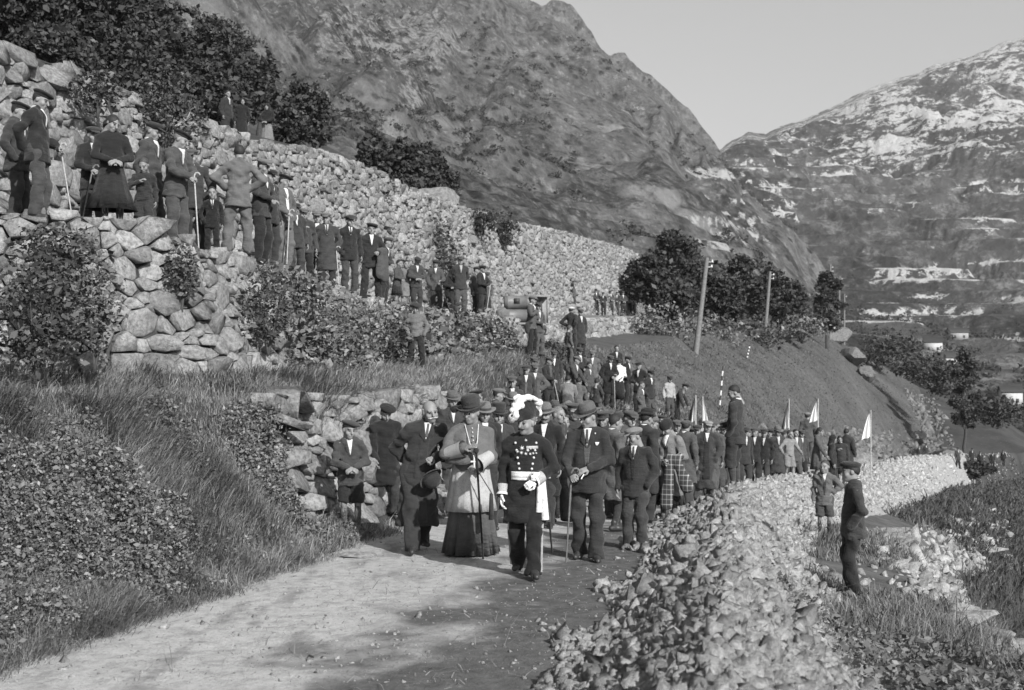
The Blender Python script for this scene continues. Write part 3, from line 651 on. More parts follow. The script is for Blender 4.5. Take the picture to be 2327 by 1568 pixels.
bush(415, 270, 27, .6, .6, 1500, .07, M_ivy, 'small ivy bush on the wall top next to the draped ivy')
bush(1250, 800, 40.5, .55, .45, 900, .08, M_oak, 'dark shrub on the bank between the two standing pairs')
bush(1480, 745, 74, 3.2, 1.3, 2400, .17, M_bram, 'wide thicket on the bank beyond the far group of men')
bush(1590, 755, 88, 3.6, 1.4, 2400, .2, M_bram, 'thicket at the top edge of the dark meadow behind the leaning pole')
bush(1700, 765, 100, 3.4, 1.5, 2000, .22, M_ivy, 'thicket on the meadow edge below the round oak')
bush(1820, 745, 118, 2.6, 1.3, 1500, .25, M_bram, 'bush at the right end of the meadow thicket')
for (px, py, Y, rx, rz, lb) in [(2000, 800, 150, 3.2, 2.2, 'dark bush below the pale rock on the meadow crest'), (2090, 835, 140, 3.0, 1.8, 'round bush on the rocky crest right of the meadow'),
                                (2140, 860, 135, 2.4, 1.8, 'bush beside the pale rock face on the right slope'), (2255, 935, 120, 3.0, 1.4, 'low bush on the stony slope above the far walkers'),
                                (2205, 1066, 104, 1.8, .7, 'low bush at the far end of the stone heap near the distant walkers'), (2045, 790, 160, 2.2, 1.6, 'small bush on the crest between two rocks')]:
    bush(px, py, Y, rx, rz, 1700, .28, M_oak, lb)

def tree(px, Y, top, w, label, n=4200, size=.34, mat=None, name='oak_tree', base=None, lean=0, trunk_r=.16, squash=1.0):
    X = (px-CX)*Y/FPX; g = gz(X, Y) if base is None else base; H = CAMZ-(top-HZ)*Y/FPX-g; W = w*Y/FPX/2
    root = bpy.data.objects.new(name, None); COL.objects.link(root); root.location = (X, Y, g-.1); tag(root, label, 'tree')
    H += .1; segs = []; th = H*.42; a = np.array([0., 0, 0])
    for k in range(4):
        b = np.array([lean*th*(k+1)/4+r_.normal(0, .06)*th*.3, r_.normal(0, .05)*th*.3, th*(k+1)/4]); segs.append((a, b, trunk_r*(1-.14*k), trunk_r*(1-.14*(k+1)))); a = b
    blobs = []; nb = 13
    for k in range(nb):
        an = k*2.4+r_.uniform(0, .8); f = (k+.5)/nb; rr = W*math.sqrt(max(0, 1-(2*f-.85)**2*.8))*r_.uniform(.35, .78)
        q = np.array([math.cos(an)*rr+lean*H*.5, math.sin(an)*rr, H*(.26+.62*f)]); blobs.append((q, W*r_.uniform(.34, .56)))
        if k % 2 == 0: segs.append((a*r_.uniform(.6, 1), q, trunk_r*.38, trunk_r*.12))
    C = []
    for q, br in blobs:
        nn = int(n/nb); D = r_.normal(0, 1, (nn, 3)); D /= np.linalg.norm(D, axis=1)[:, None]
        rad = r_.random(nn)**.45; lump = 1+.45*vnoise(D*2.2+q*.7, 3)
        C.append(q+D*(rad*lump*br)[:, None]*np.array([1, 1, .78*squash]))
    C = np.concatenate(C); C = C[(C[:, 2] < H)&(C[:, 2] > .12*H)&(vnoise(C*(2.2/W)+px*.3, 19) > -.32)]
    ob('trunk', tube_mesh(segs, M_bark, 7), root); leaves(C, size, r_, mat or M_oak, 'crown', root)
    return root
for (px, Y, top, w, lb) in [
    (-40, 44, -90, 260, 'dark tree at the very left above the tall wall'), (75, 46, -110, 240, 'dark oak above the wall stones at the upper left'), (165, 50, -70, 220, 'dense oak behind the leaning trunk at the upper left'),
    (250, 54, -60, 230, 'tall dark oak over the top of the tall wall'), (335, 58, -30, 220, 'dark oak left of the middle of the grove'), (420, 62, 0, 210, 'broad dark oak in the middle of the grove'),
    (500, 64, 25, 190, 'oak above the two standing hilltop figures'), (560, 68, 62, 150, 'oak at the right edge of the hill grove'), (590, 74, 110, 90, 'small oak right of the hill grove'),
    (470, 58, 130, 150, 'low oak between grove and hilltop figures'), (300, 52, 110, 200, 'low oak in front of the grove above the ivy'), (130, 44, 60, 190, 'low oak in front of the grove at the left')]:
    tree(px, Y, top, w, lb, 9000, .19, trunk_r=.2)
for (px, Y, top, w, lb) in [
    (690, 70, 165, 130, 'dark tree standing alone right of the woman in the headscarf'), (655, 66, 235, 90, 'short bushy tree left of the lone dark tree'), (850, 66, 292, 90, 'slender dark tree above the tall wall'),
    (905, 68, 312, 120, 'round dark oak on the slope above the wall'), (965, 72, 325, 130, 'wide dark oak at the right of the slope oaks'), (1010, 78, 385, 80, 'low oak at the right end of the slope oaks'), (925, 64, 400, 100, 'low dark bushy oak just above the wall top')]:
    tree(px, Y, top, w, lb, 7500, .20, trunk_r=.16)
for (px, Y, top, w, lb) in [
    (1480, 88, 575, 130, 'dark oak at the end of the tall wall'), (1535, 96, 508, 150, 'tallest oak of the clump behind the leaning telegraph pole'), (1590, 100, 585, 120, 'oak just right of the leaning telegraph pole'),
    (1640, 98, 622, 110, 'low oak in the middle of the meadow clump'), (1690, 108, 572, 140, 'round oak left of the second telegraph pole'), (1755, 114, 598, 110, 'oak behind the second telegraph pole'),
    (1800, 124, 625, 90, 'small oak at the right of the meadow clump'), (1880, 142, 598, 80, 'dark oak behind the third telegraph pole'), (1545, 90, 640, 140, 'low oak under the tallest oak'), (2193, 128, 765, 75, 'tall ragged tree on the right slope')]:
    tree(px, Y, top, w, lb, 7500, .27, trunk_r=.22, mat=M_oak)
# far poplars and bare trees on the valley floor
def far_z(px, Y, left=False):
    X = (px-CX)*Y/FPX; f = z_left if left else z_right
    ys = np.array([[Y-6., Y, Y+6.]]); return float(f(np.full((1, 3), float(px)), ys, np.full((1, 3), X))[0, 1])
def poplar(px, Y, h, w, label):
    X = (px-CX)*Y/FPX; g = far_z(px, Y); root = bpy.data.objects.new('poplar_tree', None); COL.objects.link(root); root.location = (X, Y, g-.3); tag(root, label, 'tree', 'poplars on the valley floor')
    n = 900; f = r_.random(n); an = r_.uniform(0, 6.28, n); rr = w*np.sin(np.clip(f*.93+.07, 0, 1)*np.pi)**.6*r_.random(n)**.5
    leaves(np.stack([np.cos(an)*rr, np.sin(an)*rr, h*(.08+.92*f)], 1), .9, r_, M_oak, 'crown', root)
    ob('trunk', tube_mesh([((0, 0, 0), (0, 0, h*.6), .35, .15)], M_bark), root)
poplar(1913, 330, 8, 1.2, 'slim dark poplar just right of the third telegraph pole'); poplar(1983, 330, 12, 1.5, 'dark poplar standing alone above the rocky crest')
poplar(2262, 340, 12, 1.6, 'left one of the paired dark poplars near the right edge'); poplar(2282, 342, 13, 1.5, 'right one of the paired dark poplars near the right edge')
# scrub on the mid slopes and in the valley, too many to count
C = []; 
for side, lo, hi, ya, yb, n in ((True, 720, 1800, 330, 1000, 1500), (False, 1620, 2500, 260, 900, 520)):
    for k in range(n):
        px = r_.uniform(lo, hi); Y = r_.uniform(ya, yb) if side else rnd_y(1, ya, yb, .5)[0]; X = (px-CX)*Y/FPX
        if vnoise(np.array([[X/60, Y/90, 0]]), 77)[0] < -.15: continue
        z = far_z(px, Y, side); h = r_.uniform(1.5, 4.2)*(1.25 if not side else 1); m = 46
        D = r_.normal(0, 1, (m, 3)); D /= np.linalg.norm(D, axis=1)[:, None]; D[:, 2] = np.abs(D[:, 2])
        C.append(np.array([X, Y, z])+D*r_.random((m, 1))**.4*h*np.array([1.25, 1.25, 1.0]))
leaves(np.concatenate(C), 1.15, r_, leaf_mat('scrub_leaves', .02, .065), 'scrub', kind='stuff')
# ---------------------------------------------------------------- broken stone along the road
def ico():
    p = (1+5**.5)/2; V = np.array([(-1, p, 0), (1, p, 0), (-1, -p, 0), (1, -p, 0), (0, -1, p), (0, 1, p), (0, -1, -p), (0, 1, -p), (p, 0, -1), (p, 0, 1), (-p, 0, -1), (-p, 0, 1)])/math.hypot(1, p)
    F = np.array([(0, 11, 5), (0, 5, 1), (0, 1, 7), (0, 7, 10), (0, 10, 11), (1, 5, 9), (5, 11, 4), (11, 10, 2), (10, 7, 6), (7, 1, 8), (3, 9, 4), (3, 4, 2), (3, 2, 6), (3, 6, 8), (3, 8, 9), (4, 9, 5), (2, 4, 11), (6, 2, 10), (8, 6, 7), (9, 8, 1)])
    return V, F
IV, IF = ico(); r_ = np.random.default_rng(33)
CV = np.array([[x, y, z] for x in (-1, 1) for y in (-1, 1) for z in (-1, 1)])*.62
CF = np.array([[0, 1, 3], [0, 3, 2], [4, 6, 7], [4, 7, 5], [0, 4, 5], [0, 5, 1], [2, 3, 7], [2, 7, 6], [0, 2, 6], [0, 6, 4], [1, 5, 7], [1, 7, 3]])
def rock_shape(k):
    if k % 3 == 0:
        V = IV.copy()
        for q in range(8):
            d = r_.normal(0, 1, 3); d /= np.linalg.norm(d); h = r_.uniform(.3, .6); w = V@d; V = V-np.outer(np.clip(w-h, 0, None), d)
        return V*np.array([r_.uniform(.9, 1.35), r_.uniform(.7, 1.1), r_.uniform(.5, .85)])*1.1, IF
    V = CV+r_.normal(0, .17, CV.shape)          # split block
    d = r_.normal(0, .24, (3, 3)); V = V@(np.eye(3)+d)
    return V*np.array([r_.uniform(.9, 1.5), r_.uniform(.7, 1.1), r_.uniform(.5, .9)]), CF
SHAPES = [rock_shape(k) for k in range(24)]
M_grv1 = stone_mat('split_stone', .28, .56, rs=2, lichen=.25); M_grvn = stone_mat('split_stones', .28, .56, attr='tone', rs=2, lichen=.35)
M_cutn = stone_mat('cut_stones', .09, .24, attr='tone', rs=1, lichen=.35); M_cut1 = stone_mat('crest_rock', .09, .26, rs=.35, lichen=.4)
def rot_rand(n):
    q = r_.normal(0, 1, (n, 4)); q /= np.linalg.norm(q, axis=1)[:, None]; w, x, y, z = q.T
    return np.stack([np.stack([1-2*(y*y+z*z), 2*(x*y-z*w), 2*(x*z+y*w)], 1), np.stack([2*(x*y+z*w), 1-2*(x*x+z*z), 2*(y*z-x*w)], 1), np.stack([2*(x*z-y*w), 2*(y*z+x*w), 1-2*(x*x+y*y)], 1)], 1)
def stones_at(P, S, name, parent, mat, kind='stuff'):
    n = len(P); Rm = rot_rand(n); idx = r_.integers(0, len(SHAPES), n); VV, FF, TT, o_ = [], [], [], 0
    for q, (B, Fq) in enumerate(SHAPES):
        w = np.where(idx == q)[0]
        if not len(w): continue
        V = np.einsum('nij,kj->nki', Rm[w], B)*S[w][:, None, None]+P[w][:, None, :]; k = len(B)
        VV.append(V.reshape(-1, 3)); FF.append((Fq[None]+(np.arange(len(w))*k)[:, None, None]).reshape(-1, 3)+o_); TT.append(np.repeat(r_.random(len(w)), k)); o_ += len(w)*k
    o = ob(name, mk(name, np.concatenate(VV), np.concatenate(FF), [mat], attrs={'tone': np.concatenate(TT)}), parent)
    if kind: o['kind'] = kind
    return o
Y = np.concatenate([rnd_y(44000, 4.5, 17, 1.2), rnd_y(30000, 14, 34, 1.0), rnd_y(9000, 30, 132, .9)]); n = len(Y)
T = r_.beta(1.5, 1.5, n); a = xr(Y)-.12+.25*vnoise(np.stack([Y*1.3, Y*0, Y*0], 1), 5); b = xf(Y)+.25*vnoise(np.stack([Y*1.1, Y*0+4, Y*0], 1), 6); X = a+(b-a)*T
S = r_.gamma(4, .0112, n)*(.9+.008*np.clip(Y-14, 0, 60)); S = np.clip(S, .016, .066+.0012*Y); S[r_.random(n) < .004] *= 1.6
P = on_ground(X, Y); P[:, 2] += S*r_.uniform(-.4, .45, n)+.01
ordr = np.argsort(-S/Y); pxs = CX+P[:, 0]*FPX/P[:, 1]; pys = HZ+(CAMZ-P[:, 2])*FPX/P[:, 1]
vis = (pxs > 0)&(pxs < 2327)&(pys < 1560); ordr = np.concatenate([ordr[vis[ordr]], ordr[~vis[ordr]]])
heap = bpy.data.objects.new('stone_heap', None); COL.objects.link(heap); heap.location = (0, 0, 0)
tag(heap, 'long heap of freshly broken pale road stone along the right side of the road', 'stone heap')
shape_me = [mk('stone', s, q, [M_grv1]) for s, q in SHAPES]
for i in ordr[:300]:
    o = ob('stone', shape_me[r_.integers(0, 24)], heap, tuple(P[i])); o.scale = (S[i],)*3; o.rotation_euler = tuple(r_.uniform(0, 6.28, 3))
rest = ordr[300:]; stones_at(P[rest], S[rest], 'stones', heap, M_grvn)
# stony strip below the footpath, rocky cuts
Y = rnd_y(3400, 9, 70, 1.0); T = r_.normal(.5, .4, len(Y)); X = xg(Y)+(xh(Y)-xg(Y))*T; S = r_.gamma(2.0, .024, len(Y))*(.8+Y*.012)+.015
stones_at(on_ground(X, Y, .0), S, 'strip_rubble', None, M_grvn)
Y = rnd_y(1600, 8, 16, 1); X = xl(Y)+(xr(Y)-xl(Y))*r_.random(len(Y)); S = r_.gamma(1.5, .0045, len(Y))+.003; S[r_.random(len(S)) < .012] += .02
stones_at(on_ground(X, Y, .0), S, 'road_pebbles', None, M_grvn)
Y = r_.uniform(100, 165, 900); X = xl(Y)+r_.uniform(-2.5, 2, 900); stones_at(on_ground(X, Y, .0), r_.gamma(3, .075, 900), 'cut_rubble', None, M_cutn)
Y = r_.uniform(60, 118, 700); X = xl(Y)-np.abs(r_.normal(0, .7, 700)); stones_at(on_ground(X, Y, .0), r_.gamma(3, .06, 700), 'cut_rubble', None, M_cutn)
def rock(px, py, Y, s, label, sc=(1.3, 1, .8), mat=None):
    c = place(px, py, Y); c.z = gz(c.x, c.y)+s*sc[2]*.35
    me = bpy.data.meshes.new('rock'); import bmesh; bm = bmesh.new(); bmesh.ops.create_icosphere(bm, subdivisions=3, radius=1)
    co = np.array([q.co[:] for q in bm.verts]); dd = 1+.28*fbm(co*1.3+px, 4, 5, .6)
    for k in range(14):
        d = r_.normal(0, 1, 3); d /= np.linalg.norm(d); h = r_.uniform(.45, .8); q = (co*dd[:, None])@d; dd = dd*np.where(q > h, h/np.maximum(q, 1e-3), 1)
    co = co*dd[:, None]*np.array(sc)*s*(1+.05*fbm(co*5, 3, 8))[:, None]
    for q, x in zip(bm.verts, co): q.co = x
    bm.to_mesh(me); bm.free(); me.materials.append(mat or (M_cut1 if Y > 50 else M_st1))
    o = ob('rock', me, None, tuple(c)); o.rotation_euler = (0, 0, r_.uniform(-.4, .4)); tag(o, label, 'rock'); return o
rock(1120, 812, 37.5, .16, 'single pale square stone lying in the grass of the terrace', (1.3, 1, .8))
rock(820, 1262, 13.9, .17, 'flat pale rock embedded in the edge of the road', (1.6, 1.1, .28))
rock(112, 1462, 9.4, .10, 'pale stone lying in the grass at the lower left of the bank', (1.4, 1, .5))
rock(618, 1318, 12.3, .045, 'small white stone at the edge of the road near the bank')
rock(990, 452, 57, .95, 'pale boulder showing among the trees above the tall wall', (1.5, 1, .6))
rock(1935, 772, 150, 1.9, 'pale rock outcrop on the crest of the meadow', (1.1, 1.6, .75)); rock(1965, 810, 142, 1.6, 'smaller pale rock face below the crest outcrop', (.9, 1.4, 1))
rock(2085, 880, 134, 1.3, 'pale rock between bushes on the right slope', (1.1, 1, .7)); rock(2150, 905, 128, 1.4, 'pale rock face near the ragged tree', (1.2, 1, .8))
rock(2150, 960, 118, 1.0, 'pale broken rock at the lower right corner of the meadow', (1.1, 1, .9))
rock(1895, 700, 165, 2.0, 'pale block of rock left of the third telegraph pole', (1.3, 1, .9)); rock(1930, 985, 62, 1.0, 'big rounded pale boulder behind the crowd by the flags', (1.7, 1, .95))
rock(2250, 1120, 42, .45, 'pale slab on the stony slope at the right', (1.6, .8, .4)); rock(2180, 1395, 13.2, .34, 'pale slab in the stony strip at the lower right', (1.8, .8, .45)); rock(2240, 1430, 12.4, .26, 'second pale slab at the lower right', (1.8, .9, .4))
rock(2040, 1190, 26, .34, 'pale block behind the tall boy on the footpath', (1.5, .8, .6)); rock(2015, 1160, 29, .36, 'long pale block just beyond the tall boy', (1.9, .8, .5))
# ---------------------------------------------------------------- people: signed-distance bodies and clothes
class Field:
    def __init__(s, lo, hi, h):
        s.lo = np.array(lo, float); s.h = h; s.n = np.ceil((np.array(hi)-s.lo)/h).astype(int)+1
        s.ax = [s.lo[i]+np.arange(s.n[i])*h for i in range(3)]; s.F = np.full(s.n, .25, np.float32)
    def sub(s, lo, hi):
        i0 = np.clip(np.floor((np.array(lo)-s.lo)/s.h).astype(int), 0, s.n); i1 = np.clip(np.ceil((np.array(hi)-s.lo)/s.h).astype(int)+1, 0, s.n)
        sl = tuple(slice(a, b) for a, b in zip(i0, i1))
        return sl, s.ax[0][sl[0]][:, None, None], s.ax[1][sl[1]][None, :, None], s.ax[2][sl[2]][None, None, :]
    def comb(s, sl, d, k, cut=False):
        a = s.F[sl]
        if cut: d = -d; h = np.clip(.5-.5*(d-a)/k, 0, 1); s.F[sl] = a+(d-a)*(1-h)*0+np.where(d > a, d-a, 0)+k*h*(1-h)*.0; return
        h = np.clip(.5+.5*(a-d)/k, 0, 1); s.F[sl] = a+(d-a)*h-k*h*(1-h)
    def cone(s, a, b, ra, rb, fy=1.0, k=.03, cut=False):
        a = np.array(a, float); b = np.array(b, float); r = max(ra, rb)+k+2*s.h
        sl, x, y, z = s.sub(np.minimum(a, b)-r, np.maximum(a, b)+r)
        if min(q.size for q in (x, y, z)) == 0: return
        ab = b-a; L = max(ab@ab, 1e-9)
        t = np.clip(((x-a[0])*ab[0]+(y-a[1])*ab[1]+(z-a[2])*ab[2])/L, 0, 1)
        dx = x-a[0]-t*ab[0]; dy = (y-a[1]-t*ab[1])/fy; dz = z-a[2]-t*ab[2]
        s.comb(sl, np.sqrt(dx*dx+dy*dy+dz*dz)-(ra+(rb-ra)*t), k, cut)
    def ell(s, c, r, k=.03, cut=False, tx=0.0, ty=0.0):
        c = np.array(c, float); r = np.array(r, float); m = r.max()+k+2*s.h
        sl, x, y, z = s.sub(c-m, c+m)
        if min(q.size for q in (x, y, z)) == 0: return
        x = x-c[0]; y = y-c[1]; z = z-c[2]
        if tx: cy, sy = math.cos(tx), math.sin(tx); y, z = y*cy+z*sy, -y*sy+z*cy
        if ty: cy, sy = math.cos(ty), math.sin(ty); x, z = x*cy+z*sy, -x*sy+z*cy
        k0 = np.sqrt((x/r[0])**2+(y/r[1])**2+(z/r[2])**2); k1 = np.sqrt((x/r[0]**2)**2+(y/r[1]**2)**2+(z/r[2]**2)**2)
        s.comb(sl, k0*(k0-1)/np.maximum(k1, 1e-6), k, cut)
    def plane_cut(s, nrm, d):               # keep  n.p <= d
        s.F = np.maximum(s.F, (s.ax[0][:, None, None]*nrm[0]+s.ax[1][None, :, None]*nrm[1]+s.ax[2][None, None, :]*nrm[2]-d).astype(np.float32))
    def wrinkle(s, amp, seed, fz=1.0):
        q = np.random.default_rng(seed); x, y, z = s.ax[0][:, None, None], s.ax[1][None, :, None], s.ax[2][None, None, :]
        w = 0
        for i in range(5):
            a = q.uniform(0, 6.28); f = q.uniform(20, 55); e = q.uniform(.35, 1.0)*fz
            w = w+np.sin(f*(x*math.cos(a)*.8+y*math.sin(a)*.8+z*e*q.choice([-1, 1]))+q.uniform(0, 6)+1.6*np.sin(9*z+7*x*q.choice([-1, 1])))
        s.F = s.F+(amp*w/2.2).astype(np.float32)
    def mesh(s):
        F = s.F; S = F < 0; n = s.n
        C = np.zeros(n-1, np.int8)
        for dx in (0, 1):
            for dy in (0, 1):
                for dz in (0, 1): C += S[dx:n[0]-1+dx, dy:n[1]-1+dy, dz:n[2]-1+dz]
        act = (C > 0)&(C < 8); idx = np.argwhere(act); id3 = np.full(n-1, -1, np.int64); id3[act] = np.arange(len(idx))
        P = np.zeros((len(idx), 3)); cnt = np.zeros(len(idx)); off = [(a, b, c) for a in (0, 1) for b in (0, 1) for c in (0, 1)]
        i, j, k = idx.T
        for a in off:
            for ax in range(3):
                if a[ax]: continue
                b = list(a); b[ax] = 1
                fa = F[i+a[0], j+a[1], k+a[2]]; fb = F[i+b[0], j+b[1], k+b[2]]; m = (fa < 0) != (fb < 0)
                t = np.where(m, fa/np.where(m, fa-fb, 1), 0); q = np.zeros((len(idx), 3)); q[:] = a; q[:, ax] = t
                P[m] += q[m]; cnt[m] += 1
        V = s.lo+(idx+P/cnt[:, None])*s.h; Q = []
        for ax in range(3):
            u, v = [(1, 2), (2, 0), (0, 1)][ax]
            A = [slice(None)]*3; B = [slice(None)]*3; A[ax] = slice(0, -1); B[ax] = slice(1, None)
            sa, sb = S[tuple(A)], S[tuple(B)]; e = np.argwhere(sa != sb)
            m = np.ones(len(e), bool)
            for w in (u, v): m &= (e[:, w] > 0)&(e[:, w] < n[w]-1)
            e = e[m]; fl = sa[tuple(e.T)]
            def cell(du, dv):
                c = e.copy(); c[:, u] -= du; c[:, v] -= dv; return id3[tuple(c.T)]
            q = np.stack([cell(1, 1), cell(0, 1), cell(0, 0), cell(1, 0)], 1); q[~fl] = q[~fl][:, ::-1]; Q.append(q)
        return V, np.concatenate(Q)
    def front(s, X, Z, back=False):
        """y of the first surface met coming from the front (-y) at each (x, z); nan if none"""
        gx = np.clip((X-s.lo[0])/s.h, 0, s.n[0]-1.001); gzz = np.clip((Z-s.lo[2])/s.h, 0, s.n[2]-1.001)
        i = gx.astype(int); k = gzz.astype(int); fx = (gx-i)[:, None]; fz = (gzz-k)[:, None]
        col = (s.F[i, :, k]*(1-fx)+s.F[i+1, :, k]*fx)*(1-fz)+(s.F[i, :, k+1]*(1-fx)+s.F[i+1, :, k+1]*fx)*fz
        if back: col = col[:, ::-1]
        ins = col < 0; j = ins.argmax(1); ok = ins.any(1)&(j > 0); j = np.maximum(j, 1); r = np.arange(len(j))
        t = col[r, j-1]/np.where(ok, col[r, j-1]-col[r, j], 1); y = (j-1+t)*s.h
        y = s.lo[1]+((s.n[1]-1)*s.h-y if back else y)
        return np.where(ok, y, np.nan)

def join(parts):
    VV, FF, MM, o = [], {}, {}, 0
    for V, F, m in parts:
        k = F.shape[1]; VV.append(V); FF.setdefault(k, []).append(F+o); MM.setdefault(k, []).append(np.full(len(F), m) if np.isscalar(m) else m); o += len(V)
    ks = sorted(FF); return np.concatenate(VV), [np.concatenate(FF[k]) for k in ks], np.concatenate([np.concatenate(MM[k]) for k in ks])
def lathe(prof, n=28, mod=None, cx=0, cy=0, ey=1.0):
    a = np.arange(n)*2*np.pi/n; V = []
    for j, (r, z) in enumerate(prof):
        rr = r*(mod(a, j) if mod else 1); V.append(np.stack([cx+np.cos(a)*rr, cy+np.sin(a)*rr*ey, np.full(n, z)], 1))
    I = np.arange(n); J = (I+1) % n
    return np.concatenate(V), np.concatenate([np.stack([I+k*n, J+k*n, J+(k+1)*n, I+(k+1)*n], 1) for k in range(len(prof)-1)])

# ---- materials
def cloth(name, c, rough=.92, bump=.35):
    t = NT(name); p = t.coord(); w = t.noise(p, 160, 2); l = t.noise(p, 7, 4, .6)
    fo = t.noise(p, 10, 3, .5, (1, 1, .42)); f2 = t.noise(p, 17, 2, .5, (.6, .6, 1.5))
    t.color(t.mix(1, t.ramp(l, [(.3, c*.78), (.7, c*1.25)]), t.ramp(w, [(.3, .85), (.7, 1.12)]), 'MULTIPLY')); t.bump(t.mix(.12, t.mix(.4, fo, f2), w), .85, .055)
    t.b.inputs['Sheen Weight'].default_value = .12; return t.fin(rough, .12)
_cl = {}
def CL(c):
    if c not in _cl: _cl[c] = cloth('cloth_%03d' % int(c*1000), c*1.35 if c < .06 else c)
    return _cl[c]
M_skin = plain('skin', .20, .55, .35, .10, 40, .15); M_eye = plain('eye_shade', .035, .4, .4, .1, 50, 0); M_lip = plain('lip', .17, .5, .3, .1, 50, 0)
M_hairm = {k: plain('hair_'+k, v, .6, .3, .5, 90, .5) for k, v in (('dark', .022), ('brown', .05), ('grey', .14), ('white', .40))}
M_shoe = plain('shoe_leather', .035, .45, .4, .4, 40, .2); M_dusty = plain('dusty_shoe', .10, .7, .2, .4, 40, .2); M_white = cloth('white_cloth', .62, .8, .2)
M_stick = plain('stick_wood', .13, .6, .3, .3, 40, .2); M_pale_stick = plain('pale_stick', .34, .6, .3, .3, 40, .2)

# ---- head, hair, hats (head space: origin at head centre, face towards -y)
def head_field(kind, h):
    f = Field((-.12, -.16, -.23), (.12, .14, .16), h); w = {'woman': .94, 'child': .97}.get(kind, 1)
    f.ell((0, .015, .032), (.076*w, .096, .092), .02); f.ell((0, -.028, -.04), (.060*w, .064, .074*w), .03); f.ell((0, -.065, -.088), (.026*w, .026, .022), .03)
    f.cone((-.042, -.076, .030), (.042, -.076, .030), .013, .013, k=.02)
    for s in (-1, 1):
        f.ell((s*.043*w, -.058, -.028), (.026, .026, .026), .02); f.ell((s*.077*w, .014, .0), (.013, .024, .033), .012)
        f.ell((s*.031, -.101, .010), (.017, .02, .012), .01, cut=True); f.ell((s*.031, -.082, .010), (.013, .012, .010), .004)
    nz = .85 if kind == 'child' else 1.1
    f.cone((0, -.088, .022), (0, -.088-.026*nz, -.022), .011, .0155, k=.012)
    f.cone((-.021, -.090, -.053), (.021, -.090, -.053), .008, .008, k=.008); f.cone((-.018, -.087, -.065), (.018, -.087, -.065), .008, .008, k=.008); f.ell((0, -.112, -.059), (.03, .012, .0035), .004, cut=True)
    f.cone((0, .022, -.06), (0, .038, -.21), .056*w, .060*w, k=.03)
    return f
_hc = {}
def head_geo(kind, h):
    if (kind, h) not in _hc:
        V, F = head_field(kind, h).mesh(); c = V[F].mean(1); x, y, z = c.T; m = np.zeros(len(F), int)
        m[(np.hypot(np.abs(x)-.031, (z-.010)*1.25) < .0125)&(y < -.07)] = 1
        m[(np.abs(np.abs(x)-.032) < .021)&(np.abs(z-.033+.12*np.abs(np.abs(x)-.03)) < .006)&(y < -.06)] = 3
        m[(np.abs(x) < .024)&(np.abs(z+.059) < .011)&(y < -.085)] = 2
        _hc[kind, h] = (V, F, m)
    return _hc[kind, h]
def hair_mesh(kind, tone):
    f = Field((-.13, -.15, -.20), (.13, .19, .18), .008)
    f.ell((0, .022, .032), (.084, .100, .101), .02)
    if kind == 'bald': f.plane_cut((0, 0, 1), .045); f.ell((0, -.02, .05), (.07, .09, .08), .01, cut=True)
    if kind == 'long': f.ell((0, .05, -.05), (.085, .06, .10), .03); f.ell((0, .11, -.03), (.05, .045, .05), .02)
    if kind == 'bun': f.ell((0, .105, .02), (.05, .04, .05), .02)
    f.plane_cut((0, -.105*8, -.12*8), -.004*8 if kind != 'long' else .02); f.plane_cut((0, 0, -1), .16 if kind == 'long' else .085)
    f.wrinkle(.0022, 3, .3)
    V, F = f.mesh(); return mk('hair', V, F, [M_hairm[tone]], True)
def moustache_mesh(tone, w=1.0):
    f = Field((-.07, -.15, -.09), (.07, -.06, 0), .0045)
    for s in (-1, 1): f.cone((0, -.110, -.041), (s*.030*w, -.098, -.050), .009, .008, k=.006); f.cone((s*.030*w, -.098, -.050), (s*.052*w, -.086, -.046), .008, .003, k=.006)
    V, F = f.mesh(); return mk('moustache', V, F, [M_hairm[tone]], True)
HAT_ADD = {None: 0, 'cap': .035, 'beret': .022, 'fedora': .07, 'bowler': .062, 'homburg': .095, 'bishop': .10, 'peaked': .05, 'scarf': .015, 'bicorne': .17, 'cloche': .03}
